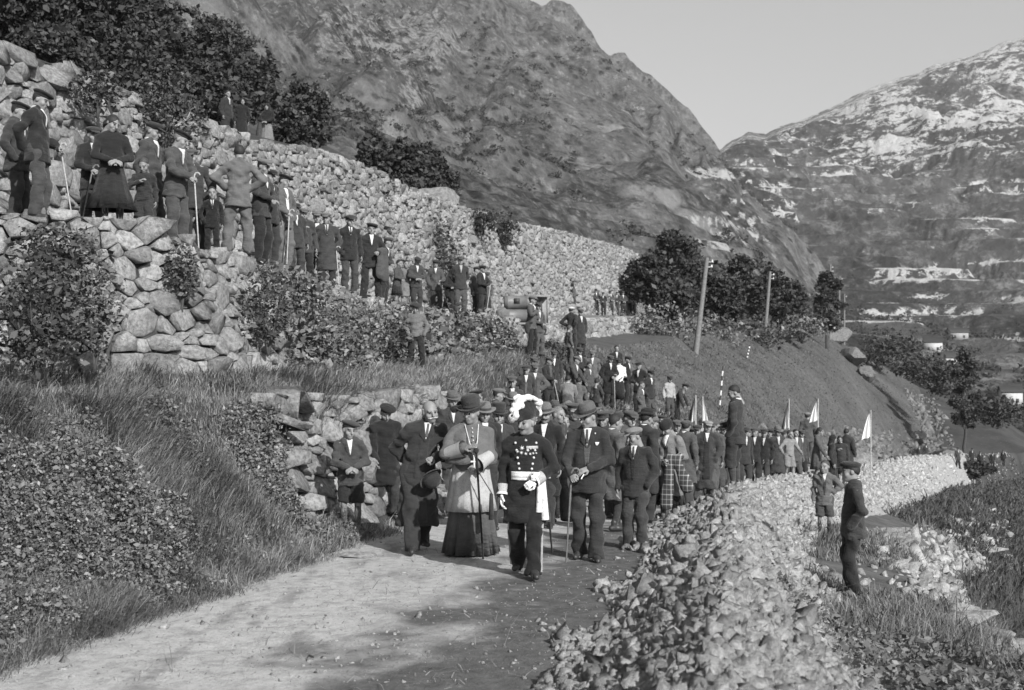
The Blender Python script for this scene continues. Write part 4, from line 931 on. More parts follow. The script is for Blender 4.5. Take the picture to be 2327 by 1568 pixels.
def hat_parts(kind):
    """list of (part name, mesh, tone factor, sub-part of previous?)"""
    if kind == 'cap':
        f = Field((-.16, -.22, -.0), (.16, .18, .18), .009)
        f.ell((0, .012, .062), (.087, .106, .030), .02); f.ell((.0, .004, .092), (.112, .132, .046), .025, tx=-.10); f.ell((0, -.118, .066), (.074, .060, .011), .014, tx=.22); f.wrinkle(.0025, 8, .4)
        return [('cap', f.mesh())]
    if kind == 'beret':
        f = Field((-.18, -.19, .0), (.18, .19, .18), .009)
        f.ell((0, .012, .062), (.086, .105, .026), .015); f.ell((.022, .006, .094), (.130, .140, .038), .022, ty=-.16); f.cone((.02, .0, .125), (.02, 0, .142), .006, .005, k=.01); f.wrinkle(.002, 9, .4)
        return [('beret', f.mesh())]
    if kind in ('fedora', 'bowler', 'homburg', 'bishop'):
        if kind == 'fedora':
            pr = [(.088, .050), (.150, .050), (.158, .055), (.150, .059), (.093, .060), (.092, .09), (.089, .13), (.082, .160), (.066, .172), (.036, .152), (.002, .146)]
            def md(a, j): return 1-(.22*np.exp(-((a-4.71)/.75)**2)+.1*np.abs(np.cos(a)))*(j in (7, 8))-.10*np.abs(np.cos(a))*(j in (9, 10))
        elif kind == 'bowler':
            pr = [(.088, .050), (.122, .052), (.136, .066), (.131, .069), (.118, .060), (.093, .060), (.094, .10), (.089, .135), (.070, .160), (.036, .174), (.002, .176)]; md = None
        elif kind == 'homburg':
            pr = [(.088, .050), (.128, .050), (.143, .064), (.138, .068), (.122, .059), (.093, .060), (.094, .12), (.096, .18), (.088, .205), (.04, .200), (.002, .196)]; md = None
        else:
            pr = [(.088, .050), (.150, .050), (.168, .074), (.161, .078), (.140, .059), (.094, .060), (.099, .11), (.101, .16), (.093, .193), (.055, .212), (.002, .216)]; md = None
        V, F = lathe(pr, 30, md, 0, .01, 1.16)
        nb = 5 if kind != 'bishop' else 5
        lift = np.clip((np.hypot(V[:, 0], V[:, 1])-.10)/.05, 0, 1)*(V[:, 2] < .08); V[:, 2] += lift*.028*(np.abs(V[:, 0])/.14)**2-lift*.012*(V[:, 1] < 0)
        B = lathe([(.0945, .058), (.0965, .060), (.0955, .093), (.0935, .094)], 30, None, 0, .01, 1.16)
        return [('hat', (V, F)), ('hat_band', B)]
    if kind == 'peaked':
        V, F = lathe([(.088, .045), (.0905, .045), (.092, .088), (.128, .118), (.130, .124), (.120, .130), (.06, .136), (.002, .137)], 30, None, 0, .01, 1.14)
        a = np.linspace(-2.5, -.64, 14); i = np.stack([.089*np.cos(a), .01+.103*np.sin(a), np.full(14, .052)], 1); o = np.stack([.098*np.cos(a), -.012+.150*np.sin(a), np.full(14, .036)], 1)
        W = np.concatenate([i, o, i-[0, 0, .005], o-[0, 0, .005]]); I = np.arange(13); q = [np.stack([I, I+1, I+15, I+14], 1), np.stack([I+28, I+42, I+43, I+29], 1), np.stack([I+14, I+15, I+43, I+42], 1)]
        return [('peaked_cap', (V, F)), ('visor', (W, np.concatenate(q))), ('cap_band', lathe([(.0925, .052), (.094, .054), (.0948, .074), (.093, .076)], 30, None, 0, .01, 1.14))]
    if kind == 'cloche':
        f = Field((-.16, -.17, -.06), (.16, .19, .18), .009); f.ell((0, .02, .05), (.105, .125, .095), .02); f.plane_cut((0, -.35, -1), .0); f.wrinkle(.003, 4, .5); return [('hat', f.mesh())]
    if kind == 'scarf':
        f = Field((-.14, -.15, -.24), (.14, .17, .17), .009); f.ell((0, .02, .03), (.090, .108, .106), .02); f.cone((0, .03, -.05), (0, .03, -.2), .085, .11, k=.05); f.ell((0, -.10, -.03), (.062, .09, .085), .015, cut=True); f.wrinkle(.003, 5)
        return [('headscarf', f.mesh())]
_hatc = {}
def hat_meshes(kind):
    if kind not in _hatc: _hatc[kind] = [(n, mk(n, g[0], g[1], [None], True)) for n, g in hat_parts(kind)]
    return _hatc[kind]
_hair = {}
# ---- hands (origin at the wrist, fingers towards -z, palm towards -y, thumb towards +x)
_hand = {}
def hand_geo(kind, h):
    if (kind, h) in _hand: return _hand[kind, h]
    f = Field((-.09, -.12, -.24), (.12, .07, .07), h); curl = {'relax': .42, 'grip': 1.25, 'flat': .12, 'point': .1}[kind]
    f.cone((0, 0, .05), (0, 0, -.015), .026, .024, .8, .02); f.cone((.012, 0, -.03), (.014, 0, -.085), .024, .021, .62, .02); f.cone((-.012, 0, -.03), (-.016, 0, -.08), .023, .018, .62, .02)
    for x, L, r, e in ((.029, .070, .0088, .0), (.010, .080, .0092, .0), (-.009, .074, .0088, .0), (-.027, .058, .0080, -.004)):
        p = np.array([x, 0, -.092+abs(x)*.12+e]); a = 0
        for q in (.45, .32, .26):
            a += curl*(.75 if q > .4 else 1.0); b = p+np.array([x*.12*q, -math.sin(a)*L*q, -math.cos(a)*L*q]); f.cone(p, b, r, r*.9, 1, .004); p = b
    t = min(curl, .9); f.cone((.028, -.004, -.025), (.048, -.016-.014*t, -.058), .013, .011, 1, .012); f.cone((.048, -.016-.014*t, -.058), (.046-.012*t, -.026-.03*t, -.09+.01*t), .0105, .0088, 1, .004)
    _hand[kind, h] = f.mesh(); return _hand[kind, h]

# ---- poses
ARMS = {   # wrist, elbow pole, hand shape (for the side s = +1)
 'down': ((.245, -.03, .845), (.3, 1, 0), 'relax'), 'pocket': ((.19, -.085, .90), (1, .9, 0), None), 'hip': ((.17, -.05, 1.03), (1, .35, -.1), 'relax'),
 'front': ((.035, -.235, 1.03), (1, .2, -.6), 'relax'), 'behind': ((.07, .17, .95), (1, .5, 0), 'relax'), 'cane': ((.15, -.30, .97), (.7, .6, -.6), 'grip'),
 'canef': ((.03, -.30, 1.02), (1, .3, -.5), 'grip'), 'chest': ((.07, -.215, 1.25), (1, .0, -.9), 'relax'), 'cross': ((-.10, -.205, 1.16), (1, -.1, -.8), 'relax'),
 'carry': ((.12, -.25, 1.06), (.8, .5, -.6), 'grip'), 'raise': ((.33, -.16, 1.72), (1, .2, -.4), 'flat'), 'belt': ((.10, -.215, 1.00), (1, .35, -.3), 'grip'),
 'hold': ((.20, -.22, .98), (.8, .8, -.4), 'grip'), 'swing': ((.23, -.17, .86), (.3, 1, 0), 'relax'), 'out': ((.36, -.18, .98), (.6, .7, -.3), 'relax'), 'reach': ((.22, -.40, .78), (.7, .5, .1), 'relax'), 'bless': ((.10, -.27, 1.20), (.9, .4, -.7), 'point')}
LEGS = {   # ankle (x, y, z) of viewer-left (-x) and viewer-right (+x)
 'stand': ((-.10, .0, .08), (.10, -.01, .08)), 'apart': ((-.17, .0, .08), (.17, -.02, .08)), 'close': ((-.065, .0, .08), (.065, -.01, .08)),
 'stride': ((-.09, .20, .12), (.09, -.24, .08)), 'stride2': ((-.09, -.24, .08), (.09, .20, .12)), 'step': ((-.10, .08, .09), (.10, -.12, .08)), 'step2': ((-.12, -.12, .08), (.12, .08, .09)), 'wide': ((-.28, .04, .08), (.20, -.06, .08))}
def ik(S, W, l1, l2, pole):
    S = np.array(S, float); W = np.array(W, float); d = W-S; L = np.linalg.norm(d)
    if L > (l1+l2)*.995: W = S+d/L*(l1+l2)*.995; d = W-S; L = np.linalg.norm(d)
    u = d/L; a = (l1*l1-l2*l2+L*L)/(2*L); hh = math.sqrt(max(l1*l1-a*a, 0)); p = np.array(pole, float); p -= (p@u)*u; p /= max(np.linalg.norm(p), 1e-6)
    return S+u*a+p*hh, W
class Pose:
    def __init__(s, arms, legs, lean, fwd, hs, girth):
        s.lean, s.fwd, s.g = lean, fwd, girth; s.key = (arms, legs, lean, fwd, hs, girth); s.hs = hs
        s.arm = []
        for sd, k in ((-1, arms[0]), (1, arms[1])):
            W, P, hand = ARMS[k]; S = np.array([sd*.176, .014, 1.365])+s.off(1.365); W = np.array([W[0]*sd, W[1], W[2]])+s.off(min(W[2], 1.4))*.9
            E, W = ik(S, W, .285, .265, (P[0]*sd, P[1], P[2])); s.arm.append((S, E, W, hand))
        s.leg = []
        for sd, A in zip((-1, 1), LEGS[legs]):
            Hh = np.array([sd*.088, 0, .90]); A = np.array(A); K, A2 = ik(Hh, A, .421, .411, (sd*.15, -1, 0)); s.leg.append((Hh, K, A2))
        s.head = np.array([0, -.020, 1.452+.122*hs])+s.off(1.47)+np.array([s.lean*.1, -s.fwd*.12, -abs(s.fwd)*.03])
    def off(s, z): z = max(z-.92, 0); return np.array([z*s.lean, -z*s.fwd, -.5*z*(s.fwd**2+s.lean**2)])
def P3(p, x, y, z): return np.array([x, y, z])+p.off(z)
def torso(f, p, hem, r=1.0, flare=.19, k=.04):
    g = p.g; yy = -.01-.03*(g-1)
    f.cone(P3(p, 0, .012, 1.32), P3(p, 0, yy, 1.10), .170*r, .158*g*r, .66, k); f.cone(P3(p, 0, yy, 1.10), P3(p, 0, 0, hem+.02), .158*g*r, flare*(.5+.5*g), .80, k)
    if g > 1.05: f.ell(P3(p, 0, -.05, 1.05), (.15*g, .135*g, .17), .05)
    for sd in (-1, 1): f.cone(P3(p, sd*.03, .03, 1.425), P3(p, sd*.15, .018, 1.368), .055*r, .062*r, 1, .05)
    f.cone(P3(p, 0, .03, 1.40), P3(p, 0, .032, 1.455), .080, .070, 1, .03)
_gc = {}
def lodh(px): return (.016, .020) if px > 105 else (.022, .025) if px > 62 else (.032, .036)
def g_jacket(p, kind, h):
    key = ('j', p.key, kind, h)
    if key in _gc: return _gc[key]
    hem, flare = {'jacket': (.74, .200), 'short': (.86, .178), 'coat': (.46, .245), 'frock': (.56, .235), 'long': (.30, .24), 'blouse': (.88, .168)}[kind]
    f = Field((-.62, -.56, .22), (.62, .46, 1.95), h); torso(f, p, hem, 1.0, flare); f.plane_cut((0, 0, -1), -hem)
    big = 1.12 if kind in ('coat', 'long') else .9 if kind == 'blouse' else 1.0
    for S, E, W, hand in p.arm:
        f.cone(S, E, .066*big, .060*big, 1, .03); f.cone(E, E+(W-E)*.96, .060*big, .051*big, 1, .02)
    f.wrinkle(.012 if kind != 'blouse' else .005, sum(map(ord, str(key))) % 999)
    V, F = f.mesh(); _gc[key] = (f, mk('jacket', V, F, [None], True)); return _gc[key]
def g_trousers(p, kind, h):
    key = ('t', p.key[1], kind, h, p.g)
    if key in _gc: return _gc[key]
    f = Field((-.45, -.5, .0), (.45, .45, 1.12), h); f.cone((0, 0, 1.03), (0, 0, .92), .15*p.g, .165*p.g, .70, .04)
    low = {'trousers': .055, 'breeches': .40, 'shorts': .50, 'plus': .36}[kind]; w = {'plus': 1.15, 'shorts': 1.12, 'breeches': 1.08}.get(kind, 1.0)
    for H, K, A in p.leg:
        f.cone(H, K, .098*w, .082*w, 1, .02); f.cone(K, A+np.array([0, 0, -.05]), .082*w, .078*w, 1, .02)
    f.plane_cut((0, 0, -1), -low); f.wrinkle(.013, sum(map(ord, str(key))) % 999, .6)
    V, F = f.mesh(); _gc[key] = (f, mk('trousers', V, F, [None], True)); return _gc[key]
def g_lower(p, r0, r1, h, name='stockings', top=.52):
    key = ('l', p.key[1], r0, h)
    if key in _gc: return _gc[key]
    f = Field((-.45, -.5, .0), (.45, .45, top+.08), h)
    for H, K, A in p.leg: f.cone(K+np.array([0, 0, .03]), K*.62+A*.38+np.array([0, .012, 0]), r0*.95, r0, 1, .02); f.cone(K*.62+A*.38+np.array([0, .012, 0]), A, r0, r1, 1, .02)
    V, F = f.mesh(); _gc[key] = mk(name, V, F, [None], True); return _gc[key]
def g_shoe(p, i):
    key = ('s', p.key[1], i)
    if key in _gc: return _gc[key]
    H, K, A = p.leg[i]; dz = A[2]-.08; f = Field(A-np.array([.12, .28, .14+max(dz, 0)]), A+np.array([.12, .16, .12]), .013); sp = (-.22, .22)[i]
    u = np.array([math.sin(sp), -math.cos(sp), 0]); b = np.array([A[0], A[1], dz])
    f.cone(b-u*.045+[0, 0, .045], b+u*.06+[0, 0, .045], .040, .043, 1, .02); f.cone(b+u*.06+[0, 0, .042], b+u*.165+[0, 0, .030], .043, .030, 1, .02); f.cone(A+[0, 0, .05], b+[0, 0, .05], .047, .042, 1, .02)
    f.plane_cut((0, 0, -1), -dz-.002); V, F = f.mesh(); _gc[key] = mk('shoe', V, F, [None], True); return _gc[key]
def g_body(p, hk, hcore, hh, hhand, head_rot, gloves, bare):
    """one mesh: head and neck, trunk, limbs, hands with five fingers"""
    key = ('b', p.key, hk, hcore, hh, hhand, head_rot, gloves)
    if key in _gc: return _gc[key]
    parts = []; V, F, m = head_geo(hk, hh); Rh = Matrix.Rotation(R(head_rot[0]), 3, 'Z') @ Matrix.Rotation(R(head_rot[1]), 3, 'X') @ Matrix.Rotation(R(head_rot[2]), 3, 'Y')
    parts.append(((V*p.hs)@np.array(Rh).T+p.head, F, m))
    f = Field((-.62, -.56, .0), (.62, .46, 1.98), hcore); f.cone(P3(p, 0, .01, 1.30), P3(p, 0, 0, 1.08), .13, .115, .65, .05); f.cone(P3(p, 0, 0, 1.08), (0, 0, .93), .115, .13, .7, .05)
    f.cone(P3(p, -.13, .015, 1.385), P3(p, .13, .015, 1.385), .048, .048, 1, .05); f.cone(P3(p, 0, .03, 1.40), P3(p, 0, .03, 1.475), .058, .054, 1, .04)
    for S, E, W, hand in p.arm: f.cone(S, E, .046, .037, 1, .02); f.cone(E, W, .037, .026, 1, .015)
    for H, K, A in p.leg: f.cone(H, K, .075, .05, 1, .03); f.cone(K, K*.62+A*.38+[0, .012, 0], .05, .052, 1, .02); f.cone(K*.62+A*.38+[0, .012, 0], A+[0, 0, -.02], .052, .034, 1, .02); f.cone(A+[0, .03, -.045], A+[0, -.12, -.055], .03, .024, 1, .02)
    V, F = f.mesh(); parts.append((V, F, 0))
    if not gloves:
        for g in hands_geo(p, hhand): parts.append((g[0], g[1], 0))
    V, Fs, m = join(parts); _gc[key] = (V, Fs, m); return _gc[key]
def hands_geo(p, hhand):
    out = []
    for sd, (S, E, W, hand) in zip((-1, 1), p.arm):
        if hand is None: continue
        V, F = hand_geo(hand, hhand); V = V.copy(); d = (W-E)/np.linalg.norm(W-E)
        z = -d; inw = np.array([-sd, -.25, 0.]) if abs(d[2]) > .6 else np.array([-sd*.45, .35, -.7]); y = -(inw-(inw@z)*z); y /= np.linalg.norm(y); x = np.cross(y, z)
        fwd = np.array([0, -1, .15])
        if x@fwd < 0: V[:, 0] *= -1; F = F[:, ::-1]
        out.append((V@np.stack([x, y, z])*.98+W, F))
    return out
def patch(f, p, rows, nx=7, eps=.004, thick=None, back=False):
    """cloth laid on the front of a garment: rows = [(z, x_left, x_right)]"""
    rows = np.array(rows, float); t = np.linspace(0, 1, nx); X = rows[:, 1:2]+(rows[:, 2:3]-rows[:, 1:2])*t; Z = np.repeat(rows[:, :1], nx, 1)
    offs = np.array([p.off(z) for z in rows[:, 0]]); X = X+offs[:, :1]; Zw = Z+offs[:, 2:3]
    y = f.front(X.ravel(), Zw.ravel(), back).reshape(X.shape)
    if np.isnan(y).any():
        col = np.nanmean(y, 1); col = np.interp(np.arange(len(col)), np.where(~np.isnan(col))[0], col[~np.isnan(col)]) if (~np.isnan(col)).any() else np.zeros(len(col)); y = np.where(np.isnan(y), col[:, None], y)
    y = y+(eps if back else -eps); V = np.stack([X, y, Zw], -1).reshape(-1, 3); m = len(rows); I = np.arange(m*nx).reshape(m, nx)
    Q = np.stack([I[:-1, :-1], I[:-1, 1:], I[1:, 1:], I[1:, :-1]], -1).reshape(-1, 4)
    W = V.copy(); W[:, 1] += (-.012 if back else .012); o = len(V)           # give the cloth an edge
    bd = np.concatenate([I[0], I[1:, -1], I[-1, -2::-1], I[-2:0:-1, 0]]); nb = np.roll(bd, -1)
    return np.concatenate([V, W]), np.concatenate([Q, np.stack([nb, bd, bd+o, nb+o], 1)])
def zrows(z0, z1, fl, fr, n=9): return [(z, fl(z), fr(z)) for z in np.linspace(z0, z1, n)]
def lin2(z0, v0, z1, v1): return lambda z: v0+(v1-v0)*(z-z0)/(z1-z0)

PEOPLE = []
def person(px, top, H, Yg, yaw, label, hat=None, jk=('jacket', .05), tr=('trousers', .05), arms=('down', 'down'), legs='stand', shirt=.55, tie=None, vest=None, head=(0, 8, 0), kind='man',
           hair='dark', mous=None, lean=0., fwd=.03, girth=1.0, group=None, skirt=None, sock=None, shoes=None, open_coat=None, cane=None, gloves=False, dx=0, Y=None, bald=False, extra=None, dz=0.):
    rq = np.random.default_rng(int(px*7+top)); q1, q2, q3 = float(rq.choice([-.045, 0, .045])), float(rq.integers(-2, 3)*6), float(rq.integers(-1, 2)*4)
    if not extra: lean = lean or q1; head = (head[0]+q2, head[1], head[2]+q3)
    if jk and not extra and jk[1] < .05: jk = (jk[0], round(jk[1]*float(rq.choice([.85, 1, 1.25, 1.7])), 3))
    if tr and not extra and tr[1] < .05: tr = (tr[0], round(tr[1]*float(rq.choice([.85, 1, 1.3, 1.8])), 3))
    hs = 1.0+max(0, (1.66-H))*.55 if kind == 'child' else 1.0
    p = Pose(arms, legs, lean, fwd, round(hs, 2), girth)
    hk = hat[0] if hat else None; T = p.head[2]+(.122+HAT_ADD[hk])*p.hs*math.cos(R(head[1])*.6); s = H/1.72
    # stand where the head top projects to the given row and the feet meet the ground
    if Y is None:
        ys = np.arange(max(8, Yg*.72), Yg*1.4, Yg*.004); X = (px-CX)*ys/FPX; zt = CAMZ-(top-HZ)*ys/FPX; e = zt-(ground(X, ys)+dz+s*T)
        cr = np.where(np.sign(e[1:]) != np.sign(e[:-1]))[0]
        Y = float(ys[cr[np.argmin(np.abs(ys[cr]-Yg))]]) if len(cr) else float(ys[np.argmin(np.abs(e)+.02*np.abs(ys-Yg))])
        err = 0 if len(cr) else float(np.min(np.abs(e)))
    else:
        err = 0; Xq = (px-CX)*Y/FPX; s = float(np.clip((CAMZ-(top-HZ)*Y/FPX-gz(Xq, Y)-dz)/T, s*.92, s*1.08))
    X = (px-CX)*Y/FPX; z0 = gz(X, Y)+dz
    if err: z0 = CAMZ-(top-HZ)*Y/FPX-s*T if err < .25 else z0
    PEOPLE.append((label, round(px), round(Y, 1), round(X, 2), round(z0, 2), round(err, 2)))
    root = bpy.data.objects.new('person', None); COL.objects.link(root); root.location = (X, Y, z0); root.rotation_euler = (0, 0, R(yaw)); root.scale = (s,)*3
    tag(root, label, 'person', group); hp = s*1.72*1232/Y
    hj, ht = lodh(hp); hero = hp > 105; hh = .008 if hero else .011 if hp > 60 else .014; hhand = .006 if hero else .009 if hp > 60 else .012
    V, Fs, m = g_body(p, kind, .035, hh, hhand, tuple(head), gloves, False)
    bm_ = mk('body', V, Fs, [M_skin, M_eye, M_lip, M_hairm['dark' if hair in ('dark', 'brown') else 'grey']], True, mat_idx=m); ob('body', bm_, root)
    hm = Matrix.Translation(Vector(p.head)) @ Matrix.Rotation(R(head[0]), 4, 'Z') @ Matrix.Rotation(R(head[1]), 4, 'X') @ Matrix.Rotation(R(head[2]), 4, 'Y') @ Matrix.Scale(p.hs, 4)
    def on_head(o, par=None): o.parent = par or root; o.matrix_basis = hm if par is None else Matrix(); return o
    hkd = 'bald' if bald else 'long' if kind == 'woman' else 'short'
    if hk != 'scarf':
        if (hkd, hair) not in _hair: _hair[hkd, hair] = hair_mesh(hkd, hair)
        on_head(ob('hair', _hair[hkd, hair]))
    if mous:
        mm = ('m',)+tuple(mous)
        if mm not in _hair: _hair[mm] = moustache_mesh(*mous)
        on_head(ob('moustache', _hair[mm]))
    if hk and hk != 'bicorne':
        first = None
        for n_, me in hat_meshes(hk):
            o = ob(n_, me, None, mat=CL(hat[1] if first is None else (hat[2] if len(hat) > 2 else max(.02, hat[1]*.45))))
            if first is None: on_head(o); first = o
            else: o.parent = first
    f = None
    if jk:
        f, me = g_jacket(p, jk[0], hj); ob({'short': 'sweater', 'blouse': 'blouse', 'coat': 'overcoat', 'long': 'overcoat', 'frock': 'frock_coat'}.get(jk[0], 'jacket'), me, root, mat=CL(jk[1]))
    if skirt:
        kz, kr, kt, pl = skirt; key = ('sk', kz, kr, pl)
        if key not in _gc:
            V, F = lathe([(.13, 1.10), (.15, 1.02), (.175, .9), (.175+(kr-.175)*.35, .9+(kz-.9)*.45), (kr, kz), (kr*.93, kz+.01)], 72, lambda a, j: 1+.045*min(j, 4)/4*pl*(np.sin(11*a+.8*np.sin(3*a))+.5*np.sin(23*a+2*np.sin(2*a)))+.03*min(j, 4)/4*np.sin(2*a+1), 0, 0, .82); _gc[key] = mk('skirt', V, F, [None], True)
        ob('skirt', _gc[key], root, mat=CL(kt))
    if tr: ob(tr[0] if tr[0] != 'plus' else 'breeches', g_trousers(p, tr[0], ht)[1], root, mat=CL(tr[1]))
    if sock: ob(sock[2] if len(sock) > 2 else 'socks', g_lower(p, sock[1], .042, .02), root, mat=CL(sock[0]))
    for i in (0, 1): ob('shoe', g_shoe(p, i), root, mat=shoes or M_shoe)
    if jk and f is not None:
        near = hp > 48
        if open_coat:                                           # front of a coat hanging open over a suit
            c, zb = open_coat; ob('waistcoat', mk('waistcoat', *patch(f, p, zrows(1.44, zb, lin2(1.44, -.04, zb, -.085), lin2(1.44, .04, zb, .085), 14), 9, .004), [CL(c)], True), root)
        if vest: ob('waistcoat' if jk[0] != 'short' else 'shirt_front', mk('waistcoat', *patch(f, p, zrows(1.45, .98, lin2(1.45, -.055, .98, -.012), lin2(1.45, .055, .98, .012), 12), 7, .006), [CL(vest)], True), root)
        if shirt is not None and jk[0] in ('jacket', 'coat', 'long', 'frock'):
            zb = 1.27 if (vest or open_coat) else 1.22
            ob('shirt', mk('shirt', *patch(f, p, zrows(1.455, zb, lin2(1.455, -.046, zb, -.004), lin2(1.455, .046, zb, .004), 9), 7, .010), [CL(shirt)], True), root)
            if hp > 60 or tie:
                if tie: ob('tie', mk('tie', *patch(f, p, zrows(1.445, zb+.02, lin2(1.445, -.012, zb, -.018), lin2(1.445, .012, zb, .018), 7), 3, .015), [CL(tie)], True), root)
            if near:
                for sd in (-1, 1):
                    zq = zb-.03; a = lambda z: .050+(.006-.050)*(1.44-z)/(1.44-zq); b = lambda z: .050+(.080-.050)*min(1, (1.44-z)/.12)-(.076)*max(0, (1.32-z)/(1.32-zq+1e-6))
                    rows = [(z, min(sd*a(z), sd*max(a(z)+.004, b(z))), max(sd*a(z), sd*max(a(z)+.004, b(z)))) for z in np.linspace(1.44, zq, 10)]
                    ob('lapel', mk('lapel', *patch(f, p, rows, 5, .011), [CL(jk[1]*1.0)], True), root)
        if shirt is not None:
            V, F = lathe([(.060, 1.445), (.0675, 1.445), (.0655, 1.494), (.060, 1.496)], 20, None, 0, .0, 1.05); V[:, 1] += .03; V[:, 2] -= .35*np.clip(-V[:, 1]+.03, 0, 1)*.6; V += p.off(1.46)
            ob('collar', mk('collar', V, F, [CL(shirt)], True), root)
    if cane:                                                     # a stick in the hand, a thing of its own
        side, tone, clabel, tilt = cane; i = 0 if side == 'L' else 1; W = p.arm[i][2]; M4 = Matrix.LocRotScale(root.location, root.rotation_euler, root.scale)
        tip = np.array([W[0]+tilt[0], W[1]+tilt[1], 0.0]); hd = W+np.array([0, -.03, -.07]); a = M4 @ Vector(hd); b = M4 @ Vector(tip); b.z = gz(b.x, b.y) if abs(gz(b.x, b.y)-z0) < .5 else z0
        d = (a-b).normalized(); a2 = a+d*.09; co = bpy.data.objects.new('walking_stick', None); COL.objects.link(co); co.location = b; tag(co, clabel, 'walking stick')
        A = Vector(a2-b); ob('shaft', tube_mesh([((0, 0, 0), tuple(A), .009, .012)], M_pale_stick if tone else M_stick, 7), co)
        hk_ = [tuple(A+Vector((.0, 0, 0))), tuple(A+d*.04+Vector((.02, 0, 0))), tuple(A+d*.045+Vector((.06, 0, 0))), tuple(A+d*.01+Vector((.085, 0, 0)))]
        ob('handle', tube_mesh([(hk_[q], hk_[q+1], .012, .011) for q in range(3)], M_pale_stick if tone else M_stick, 7), co)
    if extra: extra(root, p, f, hm)
    return root
def arm_coat(root, p, tone):
    S_, E_, W, _ = p.arm[1]; f = Field((-.4, -.5, .2), (.6, .3, 1.4), .03); a = (E_+W)/2
    f.cone(a+[-.05, -.02, .02], a+[.07, .02, .03], .06, .06, 1, .04); f.cone(a+[-.03, -.06, 0], a+[-.05, -.09, -.5], .07, .10, .5, .05); f.cone(a+[.06, -.03, 0], a+[.06, -.04, -.56], .06, .10, .5, .05); f.wrinkle(.008, 3, .3)
    V, F = f.mesh(); M4 = Matrix.LocRotScale(root.location, root.rotation_euler, root.scale); o = ob('folded_coat', mk('folded_coat', V, F, [CL(tone)], True)); o.matrix_basis = M4; tag(o, 'grey coat hanging over the arm of the man in the white open shirt', 'coat')
def shoulder_bag(root, p):
    f = Field((-.45, -.4, .5), (.2, .4, 1.1), .02); f.cone((-.22, .02, .84), (-.22, .02, .72), .11, .12, .55, .02); V, F = f.mesh()
    M4 = Matrix.LocRotScale(root.location, root.rotation_euler, root.scale); o = ob('shoulder_bag', mk('shoulder_bag', V, F, [CL(.02)], True)); o.matrix_basis = M4; tag(o, 'dark shoulder bag on the hip of the man on the bank', 'bag')
    ob('strap', tube_mesh([((-.2, .02, .9), (-.1, -.16, 1.15), .012, .012), ((-.1, -.16, 1.15), (.1, -.06, 1.45), .012, .012)], CL(.02)), o)
def fur_collar(root, p, f):
    g = Field((-.3, -.3, 1.0), (.3, .25, 1.6), .016)
    for sd in (-1, 1):
        g.cone(P3(p, sd*.07, .05, 1.455), P3(p, sd*.09, -.09, 1.38), .045, .05, 1, .02); g.cone(P3(p, sd*.09, -.09, 1.38), P3(p, sd*.03, -.15, 1.12), .05, .035, .6, .02)
    g.wrinkle(.012, 5, 1.4); V, F = g.mesh(); ob('fur_collar', mk('fur_collar', V, F, [CL(.02)], True), root)
# ---------------------------------------------------------------- who stands where
DK, MD, LT = .016, .030, .085
J = lambda c, k='jacket': (k, c)
def cap(c): return ('cap', c)
def ber(c=.014): return ('beret', c)
G1 = 'onlookers on the upper terrace'
def S(*a, **k): return person(*a, group=G1, **k)
S(38, 232, 1.70, 17.3, 85, 'man at the very left edge, half behind the man with the tall stick', hat=ber(), jk=J(DK), tr=('trousers', DK), arms=('pocket', 'pocket'), head=(0, 15, 0))
S(84, 204, 1.72, 17, 92, 'man in dark beret and jacket with a tall stick at the far left', hat=ber(), jk=J(.018), tr=('trousers', .02), arms=('behind', 'hold'), head=(-4, 22, 0), cane=('R', 1, 'pale tall stick held by the man at the far left of the terrace', (.12, -.16)))
S(212, 287, 1.66, 18.6, 20, 'man in cap with a cane just left of the woman in black', hat=cap(.03), jk=J(DK), tr=('trousers', .018), arms=('canef', 'pocket'), shirt=.45, vest=.02, head=(10, 12, 0), cane=('L', 0, 'dark cane slanting beside the woman in black', (-.18, -.12)))
S(254, 265, 1.64, 16.7, 28, 'woman in a long black dress with hands folded at her waist, bareheaded', jk=J(.014, 'blouse'), tr=None, skirt=(.36, .34, .016, 1), shirt=None, kind='woman', hair='dark', arms=('front', 'front'), head=(18, 26, 8), sock=(.03, .05, 'stockings'))
S(342, 275, 1.68, 18.2, 78, 'grey-haired man in a dark cap in profile behind the small boy', hat=cap(.022), jk=J(.03), tr=('trousers', .02), hair='grey', arms=('down', 'down'), head=(5, 20, 0), Y=17.7)
S(327, 361, 1.14, 17.4, 10, 'small bareheaded boy in a buckled dark sweater and shorts with hand to his head', jk=('short', .024), tr=('shorts', .022), sock=(.06, .05), arms=('chest', 'down'), kind='child', shirt=None, hair='brown', head=(0, 34, 0), Y=16.95)
S(398, 300, 1.68, 17.6, 62, 'old man in beret stooping with both hands on his cane', hat=ber(), jk=J(.024), tr=('trousers', .022), arms=('canef', 'canef'), head=(8, 24, 0), fwd=.14, shirt=.5, hair='grey', cane=('R', 1, 'pale cane under both hands of the stooping old man', (.03, -.12)))
S(441, 337, 1.66, 18.6, 5, 'man in lighter flat cap facing out beside the old man with the cane', hat=cap(.07), jk=J(.017), tr=('trousers', .018), arms=('pocket', 'pocket'), shirt=.5, tie=.03, head=(-14, 14, 0))
S(482, 425, 1.10, 19.0, 15, 'dark-suited boy with white collar half hidden left of the man in light grey', jk=J(.013), tr=('trousers', .013), arms=('pocket', 'down'), shirt=.55, tie=.03, kind='child', Y=18.8)
S(541, 330, 1.72, 18.3, 200, 'bareheaded man in a light grey suit seen from behind with hands on hips', jk=J(.105), tr=('trousers', .10), arms=('hip', 'hip'), legs='apart', shirt=None, head=(-10, 10, 0))
